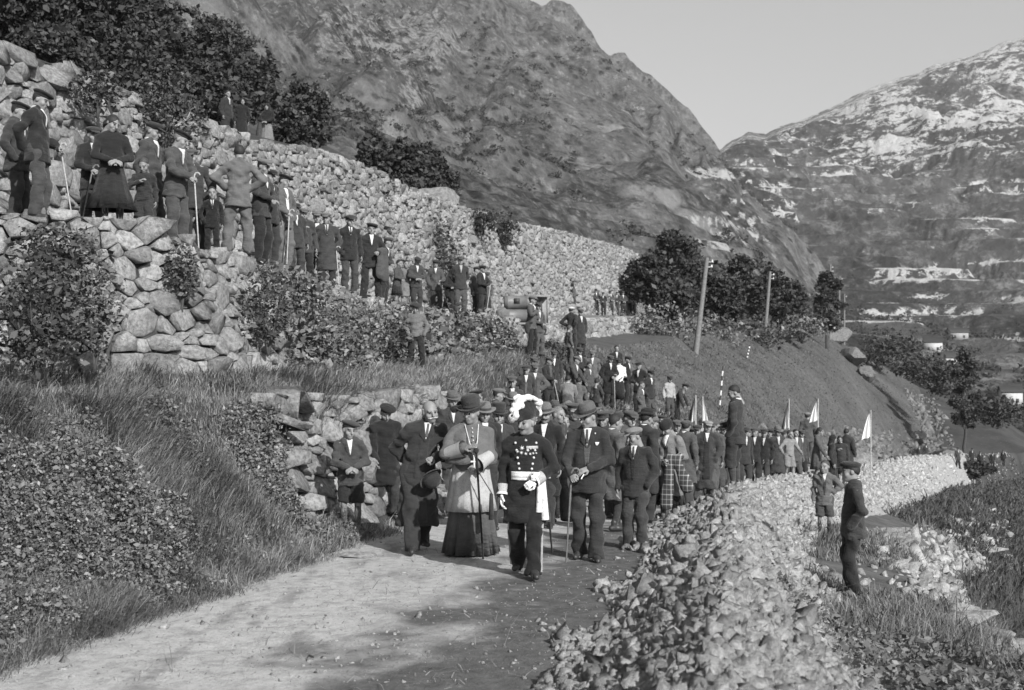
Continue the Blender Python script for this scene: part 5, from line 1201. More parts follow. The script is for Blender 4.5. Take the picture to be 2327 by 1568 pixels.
S(592, 358, 1.70, 19.4, 68, 'man in pale flat cap and long dark jacket right of the man in light grey', hat=cap(.13), jk=J(.017), tr=('trousers', .018), arms=('front', 'front'), head=(0, 20, 0))
S(612, 383, 1.62, 20.3, 60, 'young man looking over the shoulder of the man in pale cap', hat=cap(.02), jk=J(.02), tr=('trousers', .02), arms=('down', 'down'), head=(10, 15, 0))
S(643, 396, 1.66, 21.2, 52, 'youth in black beret and white shirt with light trousers leaning on a stick', hat=ber(), jk=J(.09), tr=('trousers', .105), arms=('cane', 'pocket'), shirt=.62, vest=.62, head=(0, 16, 0), cane=('L', 1, 'long pale stick in front of the youth in white shirt', (-.13, -.08)))
S(672, 460, 1.66, 24.2, 30, 'man in dark cap right behind the youth in white shirt', hat=cap(.022), jk=J(DK), tr=('trousers', DK), arms=('pocket', 'down'), head=(0, 10, 0), Y=24.0)
S(692, 472, 1.66, 24, 18, 'man in pale cap with hand raised to his chest and light waistcoat', hat=cap(.10), jk=J(.018), tr=('trousers', .017), arms=('chest', 'down'), vest=.10, shirt=.5, Y=25.2)
S(718, 474, 1.66, 25.6, 10, 'man in pale cap showing between two men in the terrace row', hat=cap(.12), jk=J(.02), tr=('trousers', .02), arms=('down', 'down'), Y=26.6)
S(744, 482, 1.70, 26, 12, 'man in pale cap with a dark coat hung over his shoulders', hat=cap(.11), jk=('coat', .026), tr=('trousers', .018), arms=('down', 'pocket'), shirt=.45, tie=.03, cane=('R', 1, 'pale short stick at the feet of the man with the hanging coat', (.06, -.06)), Y=25.6)
S(794, 487, 1.72, 26.7, 22, 'man in dark cap and three-piece suit with tie, arms down', hat=cap(.03), jk=J(.020), tr=('trousers', .019), arms=('pocket', 'down'), shirt=.55, vest=.02, tie=.02)
S(843, 506, 1.70, 28, 15, 'man in black beret with white open shirt and a coat over his arm', hat=ber(), jk=J(.02), tr=('trousers', .018), arms=('down', 'carry'), shirt=.62, legs='apart', extra=lambda r, p, f, h: arm_coat(r, p, .045), Y=28.3)
S(868, 538, 1.66, 29.5, 75, 'dark-suited man stooping right of the man with coat over his arm', hat=cap(.06), jk=J(.015), tr=('trousers', .014), arms=('front', 'front'), fwd=.2, head=(0, 10, 0))
S(902, 592, 1.28, 33, 60, 'girl in dark skirt stooping beside the girl in the pale coat', jk=J(.04), tr=None, skirt=(.45, .24, .018, 1), kind='child', shirt=None, arms=('front', 'front'), fwd=.15, hair='dark', sock=(.05, .045))
S(921, 593, 1.36, 32.5, 5, 'girl in a pale loose coat on the upper terrace', jk=('coat', .15), tr=None, kind='child', shirt=None, arms=('down', 'down'), hair='dark', sock=(.03, .045), head=(10, 5, 0))
S(946, 587, 1.66, 34.5, 20, 'man in dark cap looking down at something in his hands', hat=cap(.018), jk=J(.028), tr=('trousers', .03), arms=('front', 'front'), fwd=.12, head=(0, 38, 0), Y=34.5)
S(992, 591, 1.66, 36, 0, 'man in beret with one arm out to a stick in the terrace row', hat=ber(), jk=J(.03), tr=('trousers', .013), arms=('pocket', 'cane'), fwd=.08, vest=.08, head=(0, 20, 0), cane=('R', 1, 'stick slanting right from the man in the terrace row', (.35, -.05)))
S(1022, 614, 1.55, 37.5, 30, 'dark-clothed woman in long skirt behind the stick', jk=J(.014), tr=None, skirt=(.12, .3, .016, 1), kind='woman', shirt=None, arms=('front', 'front'), fwd=.15, hair='dark', Y=38)
S(1046, 581, 1.74, 37.5, 15, 'tall man in dark suit and cap with hands behind his back on the terrace', hat=cap(.05), jk=J(.022), tr=('trousers', .024), arms=('behind', 'behind'), shirt=.30, Y=36.6)
S(1080, 605, 1.64, 40.5, 60, 'man in cap behind the last man with a stick on the terrace', hat=cap(.03), jk=J(.03), tr=('trousers', .016), arms=('down', 'down'))
S(1095, 602, 1.66, 40, 50, 'man in dark cap leaning on a stick at the right end of the near row', hat=cap(.016), jk=J(.013), tr=('trousers', .018), arms=('front', 'canef'), cane=('R', 1, 'thin stick slanting left at the end of the near row', (-.35, -.1)))
S(1104, 617, 1.50, 41.5, 20, 'boy in brown cap peering past the last man of the near row', hat=cap(.06), jk=J(.03), tr=('trousers', .02), kind='child')
person(947, 688, 1.52, 26.6, 0, 'boy in black beret and light sweater standing alone on the grass terrace', hat=ber(.02), jk=('short', .13), tr=('trousers', .016), arms=('pocket', 'pocket'), legs='apart', kind='child', head=(0, 24, 0), group='children watching', Y=26.6)
G2 = 'men at the far end of the upper terrace'
person(1303, 634, 1.68, 68, 75, 'man pointing with raised arm near the far end of the tall wall', hat=ber(.02), jk=J(.03), tr=('trousers', .03), arms=('raise', 'down'), group=G2, fwd=.05)
for px, top, h, c, hc, lb in [(1354, 648, 1.70, .018, .03, 'man in dark suit standing left in the far terrace group'), (1372, 664, 1.5, .014, .02, 'short dark figure second in the far terrace group'), (1388, 650, 1.70, .026, .05, 'man with folded arms third in the far terrace group'),
                              (1402, 655, 1.68, .022, .03, 'man with a stick fourth in the far terrace group'), (1416, 661, 1.66, .02, .04, 'man fifth in the far terrace group beside the white shirt'), (1441, 664, 1.64, .02, .03, 'last man at the right of the far terrace group')]:
    person(px, top, h, 76, (px*7) % 40-20, lb, hat=cap(hc), jk=J(c), tr=('trousers', c*.9), arms=('pocket', 'down') if px % 2 else ('front', 'front'), group=G2)
person(1430, 651, 1.68, 77, 10, 'man in a bright white shirt in the far terrace group', jk=('short', .6), tr=('trousers', .02), shirt=None, arms=('pocket', 'pocket'), group=G2)
G3 = 'pairs standing on the bank'
person(1207, 671, 1.70, 37, 65, 'man with a shoulder bag and wide dark trousers standing on the bank', hat=cap(.12), jk=J(.05), tr=('trousers', .013), arms=('chest', 'front'), legs='apart', shirt=.6, group=G3, lean=.04, extra=lambda r, p, f, h: shoulder_bag(r, p), Y=37.5)
person(1223, 685, 1.68, 38, 40, 'man in dark cap and lighter jacket just right of the man with the bag', hat=cap(.04), jk=J(.045), tr=('trousers', .05), arms=('front', 'pocket'), group=G3)
person(1299, 695, 1.72, 45, 150, 'man in white flat cap seen from behind with hands clasped at his back', hat=cap(.45), jk=J(.012), tr=('trousers', .014), arms=('behind', 'hip'), group=G3, shirt=None)
person(1318, 699, 1.72, 45.5, 30, 'tall man in large cap and long dark coat beside the white flat cap', hat=cap(.05), jk=('coat', .024), tr=('trousers', .02), arms=('down', 'pocket'), group=G3)
person(1293, 738, 1.30, 43, 120, 'boy in a light short jacket below the man in the white cap', jk=J(.09), tr=('trousers', .07), kind='child', arms=('down', 'down'), group=G3, hair='brown', shirt=.5)
G4 = 'crowd gathered on the bank above the road'
def E(*a, **k): k.setdefault('arms', ('pocket', 'down')); k.setdefault('head', (0, 14, 0)); return person(*a, group=G4, **k)
E(1212, 803, 1.66, 37, 10, 'man in grey cap at the top left of the bank crowd', hat=cap(.07), jk=J(.03), tr=('trousers', .03))
E(1193, 827, 1.68, 34.5, 5, 'man in dark cap and dark jacket beside the open-jacketed man', hat=cap(.028), jk=J(.03), tr=('trousers', .03), vest=.10)
E(1213, 823, 1.70, 33.5, 8, 'man in pale cap with open jacket and waistcoat, hands on hips, on the bank', hat=cap(.085), jk=('coat', .042), tr=('trousers', .035), arms=('down', 'hip'), shirt=.55, open_coat=(.03, .62))
E(1245, 810, 1.66, 36, 40, 'man in grey cap with light shirt front looking down the bank', hat=cap(.05), jk=J(.014), tr=('trousers', .016), vest=.08, shirt=None, arms=('canef', 'pocket'), cane=('R', 1, 'hooked pale stick in the middle of the bank crowd', (.2, -.1)))
E(1258, 793, 1.68, 38.5, 10, 'man in cap with a bright white shirt front at the back of the bank crowd', hat=cap(.06), jk=J(.025), tr=('trousers', .02), shirt=.75)
E(1300, 808, 1.66, 36, 60, 'stooping man in pale cap with white shirt strip', hat=cap(.12), jk=J(.035), tr=('trousers', .03), fwd=.22, arms=('reach', 'reach'), shirt=.6)
E(1316, 782, 1.72, 40, 45, 'man in dark cap and dark jacket high in the middle of the bank crowd', hat=cap(.035), jk=J(.015), tr=('trousers', .02), arms=('front', 'front'))
E(1346, 793, 1.70, 40, 0, 'man in wide pale cap and light coat behind the boys on the bank', hat=cap(.11), jk=J(.10), tr=('trousers', .06), fwd=.1)
E(1339, 822, 1.34, 38.5, 40, 'boy in light jacket in front of the wide pale cap', jk=J(.06), tr=('shorts', .03), sock=(.03, .045), kind='child', hair='dark')
E(1290, 853, 1.58, 34.5, 175, 'bareheaded youth bending with his pale jacket back to us', jk=J(.15), tr=('trousers', .05), fwd=.35, hair='dark', shirt=.55, arms=('reach', 'reach'))
E(1310, 858, 1.55, 36, 165, 'youth in a light jacket bending at the right of the pale-backed youth', jk=J(.085), tr=('trousers', .05), fwd=.3, hair='dark', arms=('reach', 'down'), shirt=None)
E(1357, 860, 1.22, 36.5, 150, 'small boy with dark bag-like jacket seen from behind on the bank', jk=J(.035), tr=('shorts', .03), sock=(.05, .045), kind='child', shirt=None)
E(1384, 805, 1.72, 39.5, 20, 'man in grey cap and long black overcoat leaning on a walking stick', hat=cap(.06), jk=('coat', .013), tr=('trousers', .02), arms=('pocket', 'canef'), cane=('R', 1, 'straight pale walking stick before the man in black overcoat', (.0, -.1)), shirt=.5)
E(1399, 784, 1.70, 43, 10, 'bareheaded man standing highest at the back of the bank crowd', jk=J(.022), tr=('trousers', .02), shirt=.5)
E(1407, 814, 1.60, 40.5, 190, 'person with bright white shirt back and dark skirt on the bank', hat=cap(.02), jk=('short', .62), tr=None, skirt=(.25, .2, .016, .6), shirt=None, arms=('front', 'front'))
E(1425, 807, 1.70, 41.5, 60, 'man in dark cap right of the white shirt', hat=cap(.02), jk=J(.014), tr=('trousers', .015))
E(1428, 835, 1.50, 39.5, 25, 'youth in knitted vest and light trousers with arm akimbo', hat=cap(.05), jk=('short', .05), tr=('trousers', .10), arms=('hip', 'down'), shirt=.5, legs='apart', Y=18.4)
E(1453, 821, 1.70, 41.5, -30, 'man in black coat and cap at the right of the bank crowd', hat=cap(.014), jk=J(.012), tr=('trousers', .014), arms=('front', 'pocket'))
E(1457, 867, 1.24, 39.5, 60, 'small boy in pale suit with big white collar', jk=('coat', .075), tr=('trousers', .06), kind='child', hair='brown', shirt=.75)
E(1475, 838, 1.55, 41.5, 40, 'boy in dark cap and wide jacket at the right end of the bank crowd', hat=cap(.018), jk=J(.02), tr=('breeches', .04), sock=(.05, .05), kind='child')
E(1521, 851, 1.40, 45, 20, 'boy in white shirt and cap behind the bending boy on the meadow edge', hat=cap(.03), jk=('short', .30), tr=('trousers', .03), shirt=None, kind='child', arms=('down', 'down'))
E(1536, 868, 1.50, 43.5, 60, 'boy in dark clothes bending forward alone on the meadow edge', hat=cap(.02), jk=J(.013), tr=('trousers', .013), fwd=.55, kind='child', arms=('reach', 'reach'), shirt=None)
G5 = 'crowd walking down the road'
def C(*a, **k): k.setdefault('arms', ('down', 'down')); k.setdefault('legs', 'step'); return person(*a, group=G5, **k)
person(797, 953, 1.42, 15.9, 12, 'boy in beret with white shirt standing alone against the roadside wall', hat=ber(.03), jk=J(.022), tr=('shorts', .012), sock=(.05, .052), arms=('front', 'front'), legs='step', kind='child', shirt=.55, head=(8, 10, 0), group='children watching', shoes=M_dusty)
C(880, 950, 1.70, 16.6, 20, 'man in black coat with clenched fist half hidden behind the bald man', hat=ber(.012), jk=('coat', .013), tr=('trousers', .014), head=(0, 30, 0), arms=('swing', 'down'), shirt=None, Y=17.4)
C(1026, 885, 1.70, 18.8, 20, 'man in grey fedora and dark coat behind the bishop at the left', hat=('fedora', .09, .04), jk=('coat', .018), tr=('trousers', .02), shirt=.5)
C(1081, 883, 1.68, 20.5, 40, 'man in tilted black beret behind the tall bishop hat', hat=ber(.011), jk=J(.02), tr=('trousers', .02), head=(0, -5, -14), shirt=.5)
C(1100, 909, 1.70, 17, 10, 'man in light grey fedora with fur-collared coat right behind the bishop', hat=('fedora', .13, .03), jk=('coat', .02), tr=('trousers', .02), shirt=.6, extra=lambda r, p, f, h: fur_collar(r, p, f))
C(1136, 912, 1.72, 16.2, 15, 'man in tall dark homburg between bishop and officer', hat=('homburg', .026, .018), jk=('coat', .02), tr=('trousers', .02), shirt=.6, Y=17.6)
C(1129, 877, 1.66, 23, 75, 'man in pale flat cap in profile behind the homburg', hat=cap(.12), jk=J(.022), tr=('trousers', .02), shirt=.6)
C(1169, 888, 1.70, 21, 5, 'man in pale fedora with wide dark band left of the plumed hat', hat=('fedora', .13, .05), jk=J(.03), tr=('trousers', .03), shirt=.5)
C(1164, 852, 1.70, 27, 5, 'man in grey cap with arms behind him above the pale fedora', hat=cap(.05), jk=J(.04), tr=('trousers', .03), arms=('behind', 'behind'))
C(1235, 911, 1.72, 15.9, -10, 'moustached man in turned-up grey fedora beside the officer', hat=('fedora', .12, .035), jk=('coat', .014), tr=('trousers', .018), shirt=.6, mous=('dark', 1.0), Y=16.9)
C(1262, 925, 1.66, 17.6, 55, 'bareheaded man with cropped grey hair looking right behind the officer', jk=J(.02), tr=('trousers', .02), hair='grey', shirt=None)
C(1258, 906, 1.68, 20.5, 30, 'man in brown fedora further back behind the cropped grey head', hat=('fedora', .07, .04), jk=J(.03), tr=('trousers', .03))
C(1284, 942, 1.60, 17.4, 20, 'man with turned face just left of the wide fedora', jk=J(.03), tr=('trousers', .03), hair='brown', shirt=.3, Y=18.3)
C(1298, 912, 1.72, 17, 10, 'man in tall peaked military cap behind the wide fedora', hat=('peaked', .035, .22), jk=('coat', .03), tr=('trousers', .03), shirt=None)
C(1370, 930, 1.70, 16.8, -5, 'man in round peaked military cap right of the wide fedora', hat=('peaked', .03, .03), jk=('coat', .03), tr=('trousers', .03), shirt=None, Y=18.6)
C(1397, 946, 1.70, 15.9, 120, 'bareheaded dark-haired man in pale knee-length coat with his back half turned', jk=('coat', .085), tr=('breeches', .08), sock=(.03, .06, 'gaiters'), shirt=.6, arms=('down', 'down'), Y=16.3)
C(1318, 905, 1.68, 21.5, 10, 'man in pale fedora far behind the wide fedora', hat=('fedora', .10, .05), jk=J(.03), tr=('trousers', .03))
C(1428, 942, 1.62, 17.8, -25, 'woman in dark hat with smiling face behind the youth in pale cap', hat=('cloche', .018), jk=('coat', .02), tr=None, kind='woman', shirt=None, sock=(.04, .045, 'stockings'))
C(1469, 927, 1.76, 16.8, 130, 'man in black bowler seen from behind in a black overcoat', hat=('bowler', .014, .02), jk=('coat', .014), tr=('trousers', .02), shirt=.62, Y=17.6)
C(1555, 958, 1.72, 20, 150, 'man with rounded back in a light grey overcoat behind the woman with the plaid coat', hat=cap(.07), jk=('coat', .05), tr=('trousers', .03), fwd=.12, girth=1.12, shirt=.6, Y=22.5)
C(1569, 972, 1.60, 22.5, 40, 'person in dark beret right of the rounded grey back', hat=ber(.02), jk=J(.03), tr=('trousers', .03), Y=26.8)
C(1604, 953, 1.72, 24, -5, 'man in pale flat cap with a long grey overcoat over a dark suit', hat=cap(.20), jk=('long', .034), tr=('trousers', .03), arms=('down', 'pocket'), shirt=.55, open_coat=(.018, .50), legs='apart', Y=24.5)
C(1627, 961, 1.70, 26, 10, 'man in pale flat cap just behind the long grey overcoat', hat=cap(.18), jk=('coat', .03), tr=('trousers', .03), Y=26.3)
C(1584, 963, 1.66, 27, 0, 'man in dark cap left behind the long grey overcoat', hat=cap(.03), jk=J(.02), tr=('trousers', .02), Y=26.2)
C(1512, 957, 1.68, 24, 10, 'man in grey cap far behind the bowed woman', hat=cap(.06), jk=J(.03), tr=('trousers', .03))
C(1537, 952, 1.68, 27, 10, 'man in light cap at the back of the road crowd near the first flag', hat=cap(.08), jk=J(.03), tr=('trousers', .03))
C(1640, 958, 1.74, 30, 10, 'man in dark fedora left of the man standing on the stones', hat=('fedora', .02, .02), jk=J(.02), tr=('trousers', .02), Y=29.5)
person(1673, 877, 1.74, 20.3, -118, 'bareheaded man in plus-fours standing on top of the stone heap', jk=J(.024), tr=('plus', .026), sock=(.035, .062, 'puttees'), arms=('front', 'pocket'), legs='stand', shirt=.5, head=(22, 24, 0), group=G5)
for px, top, h, Yg, c, ht, lb, kw in [(1716, 970, 1.68, 38, .02, cap(.04), 'man with folded newspaper at the left of the distant road crowd', {}), (1735, 972, 1.66, 40, .018, cap(.03), 'dark-suited man second in the distant road crowd', {}),
        (1751, 974, 1.66, 42, .022, ber(), 'man in beret third in the distant road crowd', {}), (1768, 966, 1.70, 40, .02, ('fedora', .12, .05), 'man in pale hat and dark coat in the distant road crowd', dict(jk=('coat', .02))), (1700, 976, 1.66, 44, .03, cap(.05), 'man just right of the man on the stone heap, far back', {}),
        (1807, 976, 1.62, 42, .05, None, 'fair figure behind the child in pale clothes', {}), (1760, 978, 1.66, 47, .03, cap(.05), 'man in grey cap deep in the distant road crowd', {}), (1782, 975, 1.66, 48, .03, cap(.03), 'man in dark cap deep in the distant road crowd', {})]:
    C(px, top, h, Yg, (px*13) % 50-25, lb, hat=ht, **{**dict(jk=J(c), tr=('trousers', c), shirt=.45), **kw})
C(1793, 978, 1.22, 36, 20, 'child in pale blouse and shorts in the distant road crowd', jk=('short', .20), tr=('shorts', .17), sock=(.05, .045), kind='child', shirt=None, arms=('out', 'out'), hair='brown')
C(1835, 936, 1.66, 34, 160, 'man in pale cap raised above the others near the tall flag', hat=cap(.16), jk=J(.05), tr=('trousers', .05), arms=('reach', 'down'), dz=.55, shirt=None)
C(1856, 971, 1.50, 29.5, 60, 'dark-haired girl in light cardigan and skirt climbing the stone heap', jk=('short', .075), tr=None, skirt=(.5, .24, .05, 1), sock=(.045, .05, 'stockings'), kind='woman', shirt=None, hair='dark', arms=('reach', 'front'), fwd=.12, dz=.0)
C(1890, 986, 1.50, 29, 80, 'woman in black seen from behind on the far side of the heap', hat=('scarf', .014), jk=('short', .014), tr=None, skirt=(.2, .26, .016, 1), kind='woman', shirt=None)
C(1911, 990, 1.46, 27.5, -20, 'smiling girl in dark clothes behind the two boys', jk=('short', .016), tr=None, skirt=(.45, .24, .02, 1), kind='woman', shirt=.5, hair='dark', sock=(.04, .05, 'stockings'), arms=('chest', 'down'))
C(1925, 974, 1.64, 30, 150, 'dark-coated person with back turned behind the taller boy', jk=('coat', .02), tr=('trousers', .02), shirt=None, hair='dark')
person(1874, 1046, 1.30, 21.8, -15, 'smaller boy in light open jacket and wide shorts on the footpath', jk=J(.10), tr=('shorts', .03), sock=(.025, .05), vest=.03, shirt=.5, kind='child', hair='brown', arms=('down', 'hip'), head=(-10, 5, 0), group='children watching', shoes=M_dusty, Y=21.9)
person(1940, 1044, 1.56, 13.7, -95, 'taller boy in dark cap and suit standing in profile on the footpath, hands in pockets', hat=('cap', .022), jk=J(.016), tr=('trousers', .016), arms=('pocket', 'pocket'), legs='stand', shirt=.4, kind='child', hair='dark', head=(8, 4, 0), group='children watching', shoes=M_dusty, Y=14.0)
G6 = 'walkers far down the road'
for px, top, Yg, lb in [(2090, 1011, 112, 'leftmost of the distant walkers by the rock cut'), (2104, 1015, 116, 'distant walker in lighter coat beside the leftmost one'), (2176, 1014, 118, 'distant walker in white shirt front in the middle of the road'), (2208, 1017, 122, 'distant dark walker left in the pair by the rock cut'),
                        (2228, 1019, 124, 'distant dark walker right in the pair by the rock cut'), (2255, 1022, 128, 'distant walker near the right bend of the road'), (2280, 1016, 130, 'last distant walker at the right edge')]:
    person(px, top, 1.70, Yg, (px*11) % 60-30, lb, hat=cap(.03), jk=J(.018), tr=('trousers', .018), legs='step', group=G6, shirt=.4)
G7 = 'figures on the hill above the wall'
person(516, 201, 1.70, 37, 60, 'bareheaded figure in long dark coat on the hill above the wall', jk=('coat', .02), tr=('trousers', .02), arms=('down', 'down'), shirt=.4, head=(0, 15, 0), group=G7, Y=43)
person(549, 224, 1.58, 38, 20, 'dark-dressed woman between the two other hilltop figures', jk=('short', .012), tr=None, skirt=(.2, .25, .013, 1), kind='woman', shirt=None, group=G7, Y=42.5)
person(607, 235, 1.56, 36, -10, 'old woman in black headscarf and pale apron skirt on the hill above the wall', hat=('scarf', .014), jk=('short', .014), tr=None, skirt=(.06, .30, .15, 1), kind='woman', shirt=None, arms=('front', 'front'), group=G7, Y=42.5)

for px, top, h, Yg, ht, c, lb in [(1215, 922, 1.66, 22, ('fedora', .05, .03), .02, 'man in brown hat deep in the crowd just behind the cocked hat'), (1290, 921, 1.68, 25, cap(.06), .03, 'man in grey cap in the crowd behind the tall military cap'), (1346, 930, 1.66, 24, ber(.02), .02, 'man in beret showing over the wide fedora at the right'),
        (1385, 926, 1.68, 27, cap(.05), .03, 'man in cap behind the round military cap'), (1412, 934, 1.66, 24, ('fedora', .03, .02), .02, 'man in small dark fedora above the smiling woman'), (1441, 937, 1.66, 28, cap(.08), .03, 'man in light cap left of the black bowler, far back'), (1456, 930, 1.68, 32, cap(.03), .02, 'man in dark cap far behind the black bowler'),
        (1490, 946, 1.66, 25, cap(.10), .03, 'man in pale cap right behind the black bowler'), (1502, 940, 1.66, 30, ber(.02), .03, 'man in beret in the back of the crowd right of the bowler'), (1562, 948, 1.66, 31, cap(.07), .02, 'man in grey cap below the second flag'), (1594, 950, 1.68, 33, ('fedora', .03, .02), .02, 'man in dark hat below the pale furled flag'),
        (1617, 954, 1.66, 31, cap(.05), .03, 'man in cap behind the man in long grey overcoat at the right'), (1655, 962, 1.66, 35, cap(.09), .03, 'man in pale cap between the flags and the man on the heap'), (1690, 968, 1.66, 37, cap(.03), .02, 'man in dark cap just past the back of the man on the heap'), (1727, 976, 1.66, 46, ber(.02), .02, 'man in beret far behind the newspaper reader'), (1744, 977, 1.66, 51, cap(.06), .03, 'man in grey cap at the far tail of the road crowd'), (1775, 979, 1.66, 52, cap(.03), .02, 'last man at the far tail of the road crowd'),
        (1820, 975, 1.64, 42, cap(.04), .02, 'man in dark cap left of the raised man in pale cap'), (1272, 940, 1.60, 20, None, .03, 'bareheaded youth squeezed behind the cropped grey head')]:
    C(px, top, h, Yg, (px*17) % 60-30, lb, hat=ht, jk=J(c), tr=('trousers', c), shirt=.45)
# ---------------------------------------------------------------- the leading figures and their things
def ball(c, r, n=8):
    a = np.linspace(0, np.pi, 6); V, F = lathe([(max(r*math.sin(t), 1e-4), -r*math.cos(t)) for t in a], n); return V+np.array(c), F
def star(c, r, k=8):
    a = np.arange(2*k)*np.pi/k; rr = np.where(np.arange(2*k) % 2, r*.45, r); V = np.stack([np.cos(a)*rr, 0*a, np.sin(a)*rr], 1); V = np.concatenate([V, [[0, -.008, 0], [0, .004, 0]]]); I = np.arange(2*k); J = (I+1) % (2*k)
    return V+np.array(c), np.concatenate([np.stack([I, J, np.full(2*k, 2*k)], 1), np.stack([J, I, np.full(2*k, 2*k+1)], 1)])
def surf(f, p, x, z, eps=.004):
    o = p.off(z); y = f.front(np.array([x+o[0]]), np.array([z+o[2]]))[0]; return np.array([x+o[0], y-eps, z+o[2]])
M_lace = None
t = NT('lace'); q = t.coord(); v = t.n('ShaderNodeTexVoronoi', feature='DISTANCE_TO_EDGE'); v.inputs['Scale'].default_value = 58; t.l(q, v.inputs['Vector']); w = t.noise(q, 22, 3)
t.color(t.mix(t.ramp(v.outputs['Distance'], [(.03, 0), (.22, 1)]), .37, t.ramp(w, [(.38, .25), (.6, .34)]))); t.bump(v.outputs['Distance'], .5, .01); M_lace = t.fin(.85, .2)
M_gold = plain('gilt', .50, .35, .5, .3, 90, .3); M_feather = cloth('white_feather', .62, .95, .3); M_mozz = cloth('cape_silk', .105, .6, .15); M_cassock = cloth('cassock', .058, .7, .2)
# the bald man with the moustache
def bald_extra(root, p, f, hm):
    S_, E_, W, _ = p.arm[1]; M4 = Matrix.LocRotScale(root.location, root.rotation_euler, root.scale)
    h = bpy.data.objects.new('bowler_hat', None); COL.objects.link(h); h.matrix_basis = M4 @ Matrix.Translation(Vector(W)+Vector((-.07, -.06, -.20))) @ Vector((.50, -.62, -.60)).to_track_quat('Z', 'X').to_matrix().to_4x4() @ Matrix.Translation((0, -.02, -.05))
    tag(h, 'black bowler hat held at thigh height by the bald man', 'hat')
    for n_, me in hat_meshes('bowler'): ob({'hat': 'crown', 'hat_band': 'hat_band'}[n_], me, h, mat=CL(.02 if n_ == 'hat' else .012))
person(948, 911, 1.74, 14.3, 14, 'bald man with white moustache in a long dark overcoat leaning forward', jk=('long', .022), tr=('trousers', .024), arms=('behind', 'carry'), legs='stride2', shirt=.60, tie=.09, hair='white', bald=True, mous=('white', 1.15),
       open_coat=(.024, .34), lean=.20, fwd=.10, head=(10, 10, -8), group=G5, Y=14.3, extra=bald_extra)
# the bishop
def bishop_extra(root, p, f, hm):
    V, F = lathe([(.155, 1.14), (.20, 1.02), (.220, .86), (.255, .66), (.285, .50), (.272, .50)], 80, lambda a, j: 1+.04*min(j, 4)/4*(np.sin(13*a+1.2*np.sin(2*a))+.5*np.sin(29*a+np.sin(3*a))), 0, 0, .86); ob('lace_surplice', mk('lace_surplice', V, F, [M_lace], True), root)
    def mz(a, j):   # open slightly in front, fuller over the forearms
        return 1+.025*np.sin(9*a+1)*(j > 2)
    V, F = lathe([(.075, 1.475), (.088, 1.455), (.14, 1.415), (.205, 1.350), (.245, 1.22), (.275, 1.09), (.282, 1.02), (.270, 1.02)], 64, mz, 0, .01, .90); V[:, 1] -= .05*np.clip((1.3-V[:, 2])/.3, 0, 1)*(V[:, 1] < .05); V += np.array([0, 0, 0])
    ob('cape', mk('cape', V, F, [M_mozz], True), root)
    for S_, E_, W_, _ in p.arm:
        u = W_-E_; ob('lace_sleeve', tube_mesh([(tuple(E_+u*.12), tuple(E_+u*.55), .070, .078), (tuple(E_+u*.55), tuple(E_+u*.98), .078, .092)], M_lace, 18), root)
    bt = []
    for k in range(9): bt.append(ball((0, -.135-.19*min(k/5, 1.0)-.0*k, 1.41-.042*k), .009)+(0,))
    for a, b, c in bt: ob('button', mk('button', a, b, [M_gold], True), root)
    ch = []
    for sd in (-1, 1): ch += [((sd*.075, -.08, 1.45), (sd*.045, -.245, 1.28), .006, .006), ((sd*.045, -.245, 1.28), (0, -.335, 1.10), .006, .006)]
    ob('chain', tube_mesh(ch, M_gold, 6), root); ob('cross', tube_mesh([((0, -.338, 1.105), (0, -.345, .985), .012, .012), ((-.04, -.342, 1.06), (.04, -.342, 1.06), .012, .012)], M_gold, 6), root)
    ob('waist_band', tube_mesh([((.165*math.cos(a), -.13*math.sin(a)-.02, 1.03), (.165*math.cos(b), -.13*math.sin(b)-.02, 1.03), .03, .03) for a, b in zip(np.linspace(0, 6.28, 25)[:-1], np.linspace(0, 6.28, 25)[1:])], CL(.25), 8), root)
    g = Field((-.26, -.24, -.02), (.0, .1, .18), .009)
    for k in range(9): g.ell((-.13+.02*r_.normal(), -.10+.03*r_.normal(), .075+.02*r_.normal()), (.03, .03, .028), .01)
    V, F = g.mesh(); o = ob('hat_pompom', mk('hat_pompom', V, F, [CL(.008)], True), root); o.matrix_basis = hm
    sg = []
    for sd in (-1, 1):
        a = np.linspace(0, 6.28, 13); sg += [((sd*.031+.019*math.cos(u), -.104, .010+.017*math.sin(u)), (sd*.031+.019*math.cos(v), -.104, .010+.017*math.sin(v)), .0022, .0022) for u, v in zip(a[:-1], a[1:])]
        sg.append(((sd*.05, -.102, .012), (sd*.08, .0, .018), .002, .002))
    sg.append(((-.012, -.106, .012), (.012, -.106, .012), .0022, .0022)); o = ob('spectacles', tube_mesh(sg, M_gold, 5), root); o.matrix_basis = hm
    # his stick with a tassel
    M4 = Matrix.LocRotScale(root.location, root.rotation_euler, root.scale); W = p.arm[1][2]; a = M4 @ Vector((W[0]-.01, W[1]-.05, W[2]+.16)); b = M4 @ Vector((W[0]+.06, W[1]-.10, .0)); b.z = gz(b.x, b.y)
    co = bpy.data.objects.new('walking_stick', None); COL.objects.link(co); co.location = b; tag(co, 'black knobbed stick with a tassel in the bishop\'s hand', 'walking stick'); A = a-b
    ob('shaft', tube_mesh([((0, 0, 0), tuple(A), .011, .013)], CL(.012), 8), co); V, F = ball(tuple(A), .034, 12); ob('knob', mk('knob', V, F, [CL(.02)], True), co)
    V, F = lathe([(.004, .0), (.02, -.02), (.024, -.12), (.03, -.30), (.012, -.30)], 12); c = Vector((.09, -.05, A.z*.62)); ob('tassel', mk('tassel', V+np.array(c), F, [CL(.03)], True), co); ob('cord', tube_mesh([(tuple(A*.82), tuple(c), .006, .006)], CL(.03), 5), co)
